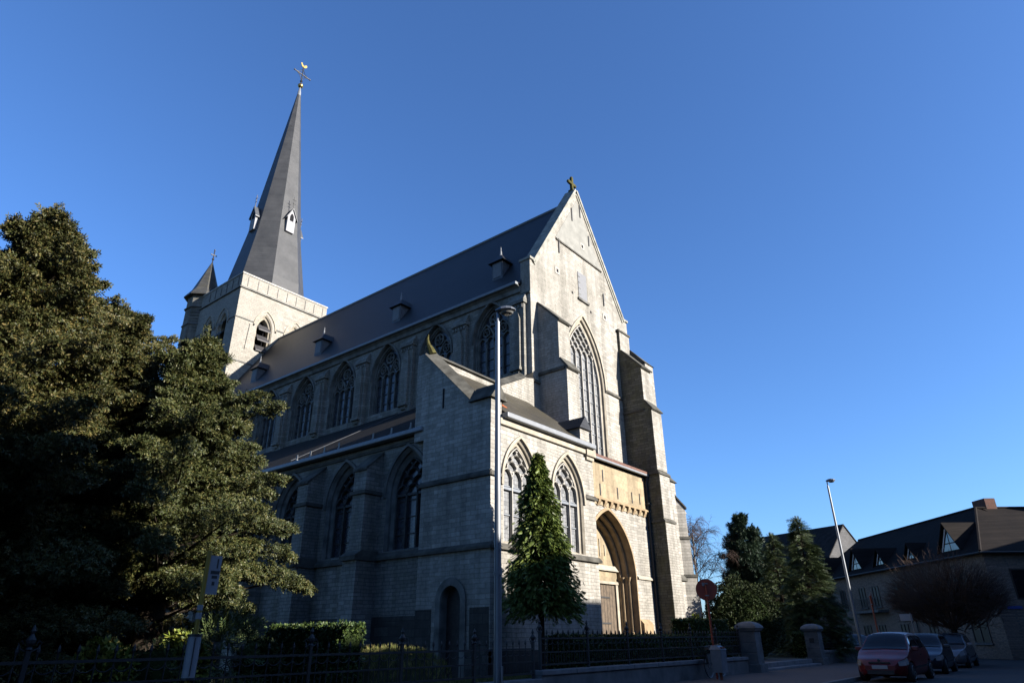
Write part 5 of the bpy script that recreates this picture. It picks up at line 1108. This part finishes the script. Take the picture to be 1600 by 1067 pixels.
def hwin(u0, u1, z0, z1, mull=2, frame=FRAME_D, v0=0.):
    m = MB(); m.poly([HP(u0, v0-.012, z0), HP(u1, v0-.012, z0), HP(u1, v0-.012, z1), HP(u0, v0-.012, z1)]); w_ = hpart(m, 'window', HGLASS)
    m = MB(); t = .07
    def bar(a, b, c, d): m.loft([HP(a, v0, c), HP(b, v0, c), HP(b, v0, d), HP(a, v0, d)], [HP(a, v0-.05, c), HP(b, v0-.05, c), HP(b, v0-.05, d), HP(a, v0-.05, d)])
    bar(u0, u1, z0, z0+t); bar(u0, u1, z1-t, z1)
    for i in range(mull+1): uu = u0+(u1-u0-t)*i/mull; bar(uu, uu+t, z0+t, z1-t)
    hpart(m, 'frame', frame, w_)
    m = MB(); m.loft([HP(u0-.08, v0, z0-.1), HP(u1+.08, v0, z0-.1), HP(u1+.08, v0, z0), HP(u0-.08, v0, z0)], [HP(u0-.08, v0-.12, z0-.1), HP(u1+.08, v0-.12, z0-.1), HP(u1+.08, v0-.12, z0-.02), HP(u0-.08, v0-.12, z0-.02)]); hpart(m, 'sill', SILLM, w_)
for u0, u1 in ((2.0, 3.4), (5.2, 6.3), (9.6, 10.9), (13.2, 14.2), (15.4, 16.4), (18.8, 19.8), (21.2, 22.4)): hwin(u0, u1, 3.55, 5.15)
for u0, u1 in ((1.4, 3.0), (6.6, 7.6), (10.2, 11.2), (13.4, 14.4), (15.6, 16.8), (19, 20.2), (22, 23)): hwin(u0, u1, .9, 2.2)
m = MB(); m.loft([HP(12.4, 0, 3.1), HP(17.2, 0, 3.1), HP(17.2, 0, 3.28), HP(12.4, 0, 3.28)], [HP(12.4, -.9, 3.1), HP(17.2, -.9, 3.1), HP(17.2, -.9, 3.28), HP(12.4, -.9, 3.28)]); bal = hpart(m, 'balcony', SILLM)
m = MB()
for i in range(25): m.tube([HP(12.45+i*.198, -.85, 3.28), HP(12.45+i*.198, -.85, 4.2)], .015, 4)
m.tube([HP(12.4, -.85, 4.2), HP(17.2, -.85, 4.2)], .025, 5); hpart(m, 'balustrade', TRIM, bal)
sl2 = (HR-HE)/(HD/2+o_)
for u, w_, h in ((3.4, 1.25, 1.9), (8.2, .75, 1.15), (12.6, .85, 1.3), (16.5, 1.15, 1.75), (22.3, 1.0, 1.6)):
    v0 = .35; z0 = HE+.25; zt = z0+h; vb = v0+h/sl2+.6
    m = MB(); m.poly([HP(u-w_, v0, z0), HP(u+w_, v0, z0), HP(u, v0, zt)]); m.poly([HP(u-w_, v0, z0), HP(u+w_, v0, z0), HP(u+w_, v0+1.2, z0), HP(u-w_, v0+1.2, z0)]); dm = hpart(m, 'dormer', FRAME_D, hroof)
    m = MB()
    for s_ in (-1, 1): m.loft([HP(u, v0-.25, zt+.1), HP(u+s_*(w_+.15), v0-.25, z0-.1), HP(u+s_*(w_+.15), v0-.25, z0+.0), HP(u, v0-.25, zt+.22)], [HP(u, vb, zt+.1), HP(u+s_*(w_+.15), v0+1.0, z0-.1), HP(u+s_*(w_+.15), v0+1.0, z0), HP(u, vb, zt+.22)])
    hpart(m, 'dormer_roof', DTILE, hroof)
    m = MB(); k = .8
    for s_ in (-1, 1): m.poly([HP(u+s_*.05, v0-.02, z0+.1), HP(u+s_*w_*k, v0-.02, z0+.1), HP(u+s_*w_*k*.62, v0-.02, z0+.1+h*.30), HP(u+s_*.05, v0-.02, z0+.1+h*.30)]); m.poly([HP(u+s_*.05, v0-.02, z0+.18+h*.30), HP(u+s_*w_*k*.57, v0-.02, z0+.18+h*.30), HP(u+s_*.05, v0-.02, z0+h*.78)])
    hpart(m, 'dormer_pane', SGLASS, hroof)
    m = MB()
    for s_ in (-1, 1): m.loft([HP(u+s_*w_*.82, v0-.05, z0+.05), HP(u+s_*w_*.92, v0-.05, z0+.05), HP(u, v0-.05, zt-.02), HP(u, v0-.05, zt-.2)], [HP(u+s_*w_*.82, v0-.01, z0+.05), HP(u+s_*w_*.92, v0-.01, z0+.05), HP(u, v0-.01, zt-.02), HP(u, v0-.01, zt-.2)])
    m.loft([HP(u-w_, v0-.12, z0), HP(u+w_, v0-.12, z0), HP(u+w_, v0-.12, z0+.07), HP(u-w_, v0-.12, z0+.07)], [HP(u-w_, v0, z0), HP(u+w_, v0, z0), HP(u+w_, v0, z0+.07), HP(u-w_, v0, z0+.07)]); hpart(m, 'dormer_frame', FRAME_W, hroof)
# windows of the end wall, facing the viewer
def ewin(v0, v1, z0, z1):
    m = MB(); m.poly([HP(-.012, v0, z0), HP(-.012, v1, z0), HP(-.012, v1, z1), HP(-.012, v0, z1)]); w_ = hpart(m, 'window', HGLASS); m = MB()
    for a, b, c, d in ((v0, v1, z0, z0+.07), (v0, v1, z1-.07, z1), (v0, v0+.07, z0, z1), (v1-.07, v1, z0, z1), ((v0+v1)/2-.035, (v0+v1)/2+.035, z0, z1)): m.loft([HP(0, a, c), HP(0, b, c), HP(0, b, d), HP(0, a, d)], [HP(-.05, a, c), HP(-.05, b, c), HP(-.05, b, d), HP(-.05, a, d)])
    hpart(m, 'frame', FRAME_D, w_)
for v0 in (1.4, 5.4, 10): ewin(v0, v0+2.2, 3.4, 5.2); ewin(v0+.6, v0+2.2, .9, 2.3)
sg = thing('street_name_sign', 'small blue street name plate on the corner house wall', 'sign', HP(-.03, 1.0, 2.9)); m = MB(); m.extr([HP(-.03, .55, 2.83), HP(-.03, 1.5, 2.83), HP(-.03, 1.5, 3.0), HP(-.03, .55, 3.0)], -U*.02)
o = m.build('plate', plain('blue_enamel', (.02, .05, .22), .4, .5, var=.1, bmp=0), sg); o.matrix_parent_inverse = Matrix.Translation(-HP(-.03, 1.0, 2.9))
# gabled house farther back
def simple_house(label, base, ax, L, W, eave, ridge, wallm, roofm, wins=True, group=None, gablem=None, storeys=2, chim=True):
    """ax: unit vector along the ridge; base: middle of the front gable"""
    ax = Vector(ax).normalized(); g_ = Vector((-ax.y, ax.x, 0)); B = Vector(base); root = thing('terraced_house' if group else 'gabled_house', label, 'house', B, group)
    Q = lambda a, b, z: ax*a+g_*b+Vector((0, 0, z)); h = W/2
    m = MB(); m.loft([Q(0, -h, 0), Q(0, h, 0), Q(0, h, eave), Q(0, 0, ridge), Q(0, -h, eave)], [Q(L, -h, 0), Q(L, h, 0), Q(L, h, eave), Q(L, 0, ridge), Q(L, -h, eave)]); m.build('wall', wallm, root)
    if gablem: m = MB(); m.poly([Q(-.03, -h, 2.8), Q(-.03, h, 2.8), Q(-.03, h, eave), Q(-.03, 0, ridge-.03), Q(-.03, -h, eave)]); m.build('gable_cladding', gablem, root)
    m = MB(); sl3 = (ridge-eave)/h
    for s_ in (-1, 1): m.loft([Q(-.12, 0, ridge+.14), Q(-.12, s_*(h+.35), eave-.35*sl3+.14), Q(-.12, s_*(h+.35), eave-.35*sl3+.02), Q(-.12, 0, ridge+.02)], [Q(L+.12, 0, ridge+.14), Q(L+.12, s_*(h+.35), eave-.35*sl3+.14), Q(L+.12, s_*(h+.35), eave-.35*sl3+.02), Q(L+.12, 0, ridge+.02)])
    rf_ = m.build('roof', roofm, root)
    if chim: m = MB(); m.loft([Q(L*.3-.4, -.4, ridge-1), Q(L*.3+.4, -.4, ridge-1), Q(L*.3+.4, .4, ridge-1), Q(L*.3-.4, .4, ridge-1)], [Q(L*.3-.4, -.4, ridge+.9), Q(L*.3+.4, -.4, ridge+.9), Q(L*.3+.4, .4, ridge+.9), Q(L*.3-.4, .4, ridge+.9)]); m.build('chimney', BRICK_R, rf_)
    if wins:
        st_ = (eave-.6)/storeys; n = max(2, int(L/2.6)); sd = wins
        for s in range(storeys):
            for i in range(n):
                a0 = (i+.5)*L/n-.55; z0 = .85+s*st_; y0 = sd*(h+.012); door = s == 0 and i % 3 == 1
                m = MB(); zz = .05 if door else z0; m.poly([Q(a0, y0, zz), Q(a0+1.1, y0, zz), Q(a0+1.1, y0, z0+1.45), Q(a0, y0, z0+1.45)]); w_ = m.build('door' if door else 'window', DKWOOD if door else HGLASS, root); m = MB()
                for p0, p1, q0, q1 in ((a0-.06, a0+1.16, z0+1.45, z0+1.55), (a0-.06, a0, zz, z0+1.45), (a0+1.1, a0+1.16, zz, z0+1.45), (a0+.52, a0+.58, zz, z0+1.45), (a0-.1, a0+1.2, zz-.08, zz)):
                    m.loft([Q(p0, sd*h, q0), Q(p1, sd*h, q0), Q(p1, sd*h, q1), Q(p0, sd*h, q1)], [Q(p0, sd*(h+.06), q0), Q(p1, sd*(h+.06), q0), Q(p1, sd*(h+.06), q1), Q(p0, sd*(h+.06), q1)])
                m.build('frame', FRAME_W, w_)
    return root
simple_house('house with grey slate gable far back beside the long brick house', (76.3, 17.0, 0), (.36, .93, 0), 11, 8.6, 7.6, 11.9, BRICK, TILE, wins=False, gablem=SLATEG, chim=False)
simple_house('low dark roofed house with a brick chimney glimpsed between pine and spruce', (71.4, 22.9, 0), (.95, .31, 0), 12, 5.4, 4.9, 7.8, BRICK, TILE, wins=False)
# the row of houses across the street, behind the viewer: it shades the street
for x0, x1, ea, ri, wm, lb in ((-16, -1, 9.4, 13.6, BRICK_R, 'tall red brick house leftmost in the row across the street'), (-1, 12.0, 9.6, 13.9, BRICK, 'tall brown brick house with the highest ridge across the street'),
  (12.0, 21.8, 6.6, 10.4, BRICK_C, 'low cream rendered house between two taller ones across the street'), (21.8, 33, 8.0, 11.7, BRICK_R, 'red brick house of middle height across the street'),
  (33, 46, 7.4, 10.7, BRICK_C, 'cream rendered house second from the far end across the street'), (46, 66, 8.0, 11.6, BRICK_R, 'wide red brick house at the far end across the street')):
    simple_house(lb, (x0+.01, -10.5, 0), (1, 0, 0), x1-x0-.02, 8.4, ea, ri, wm, TILE, wins=1, group='houses across the street')
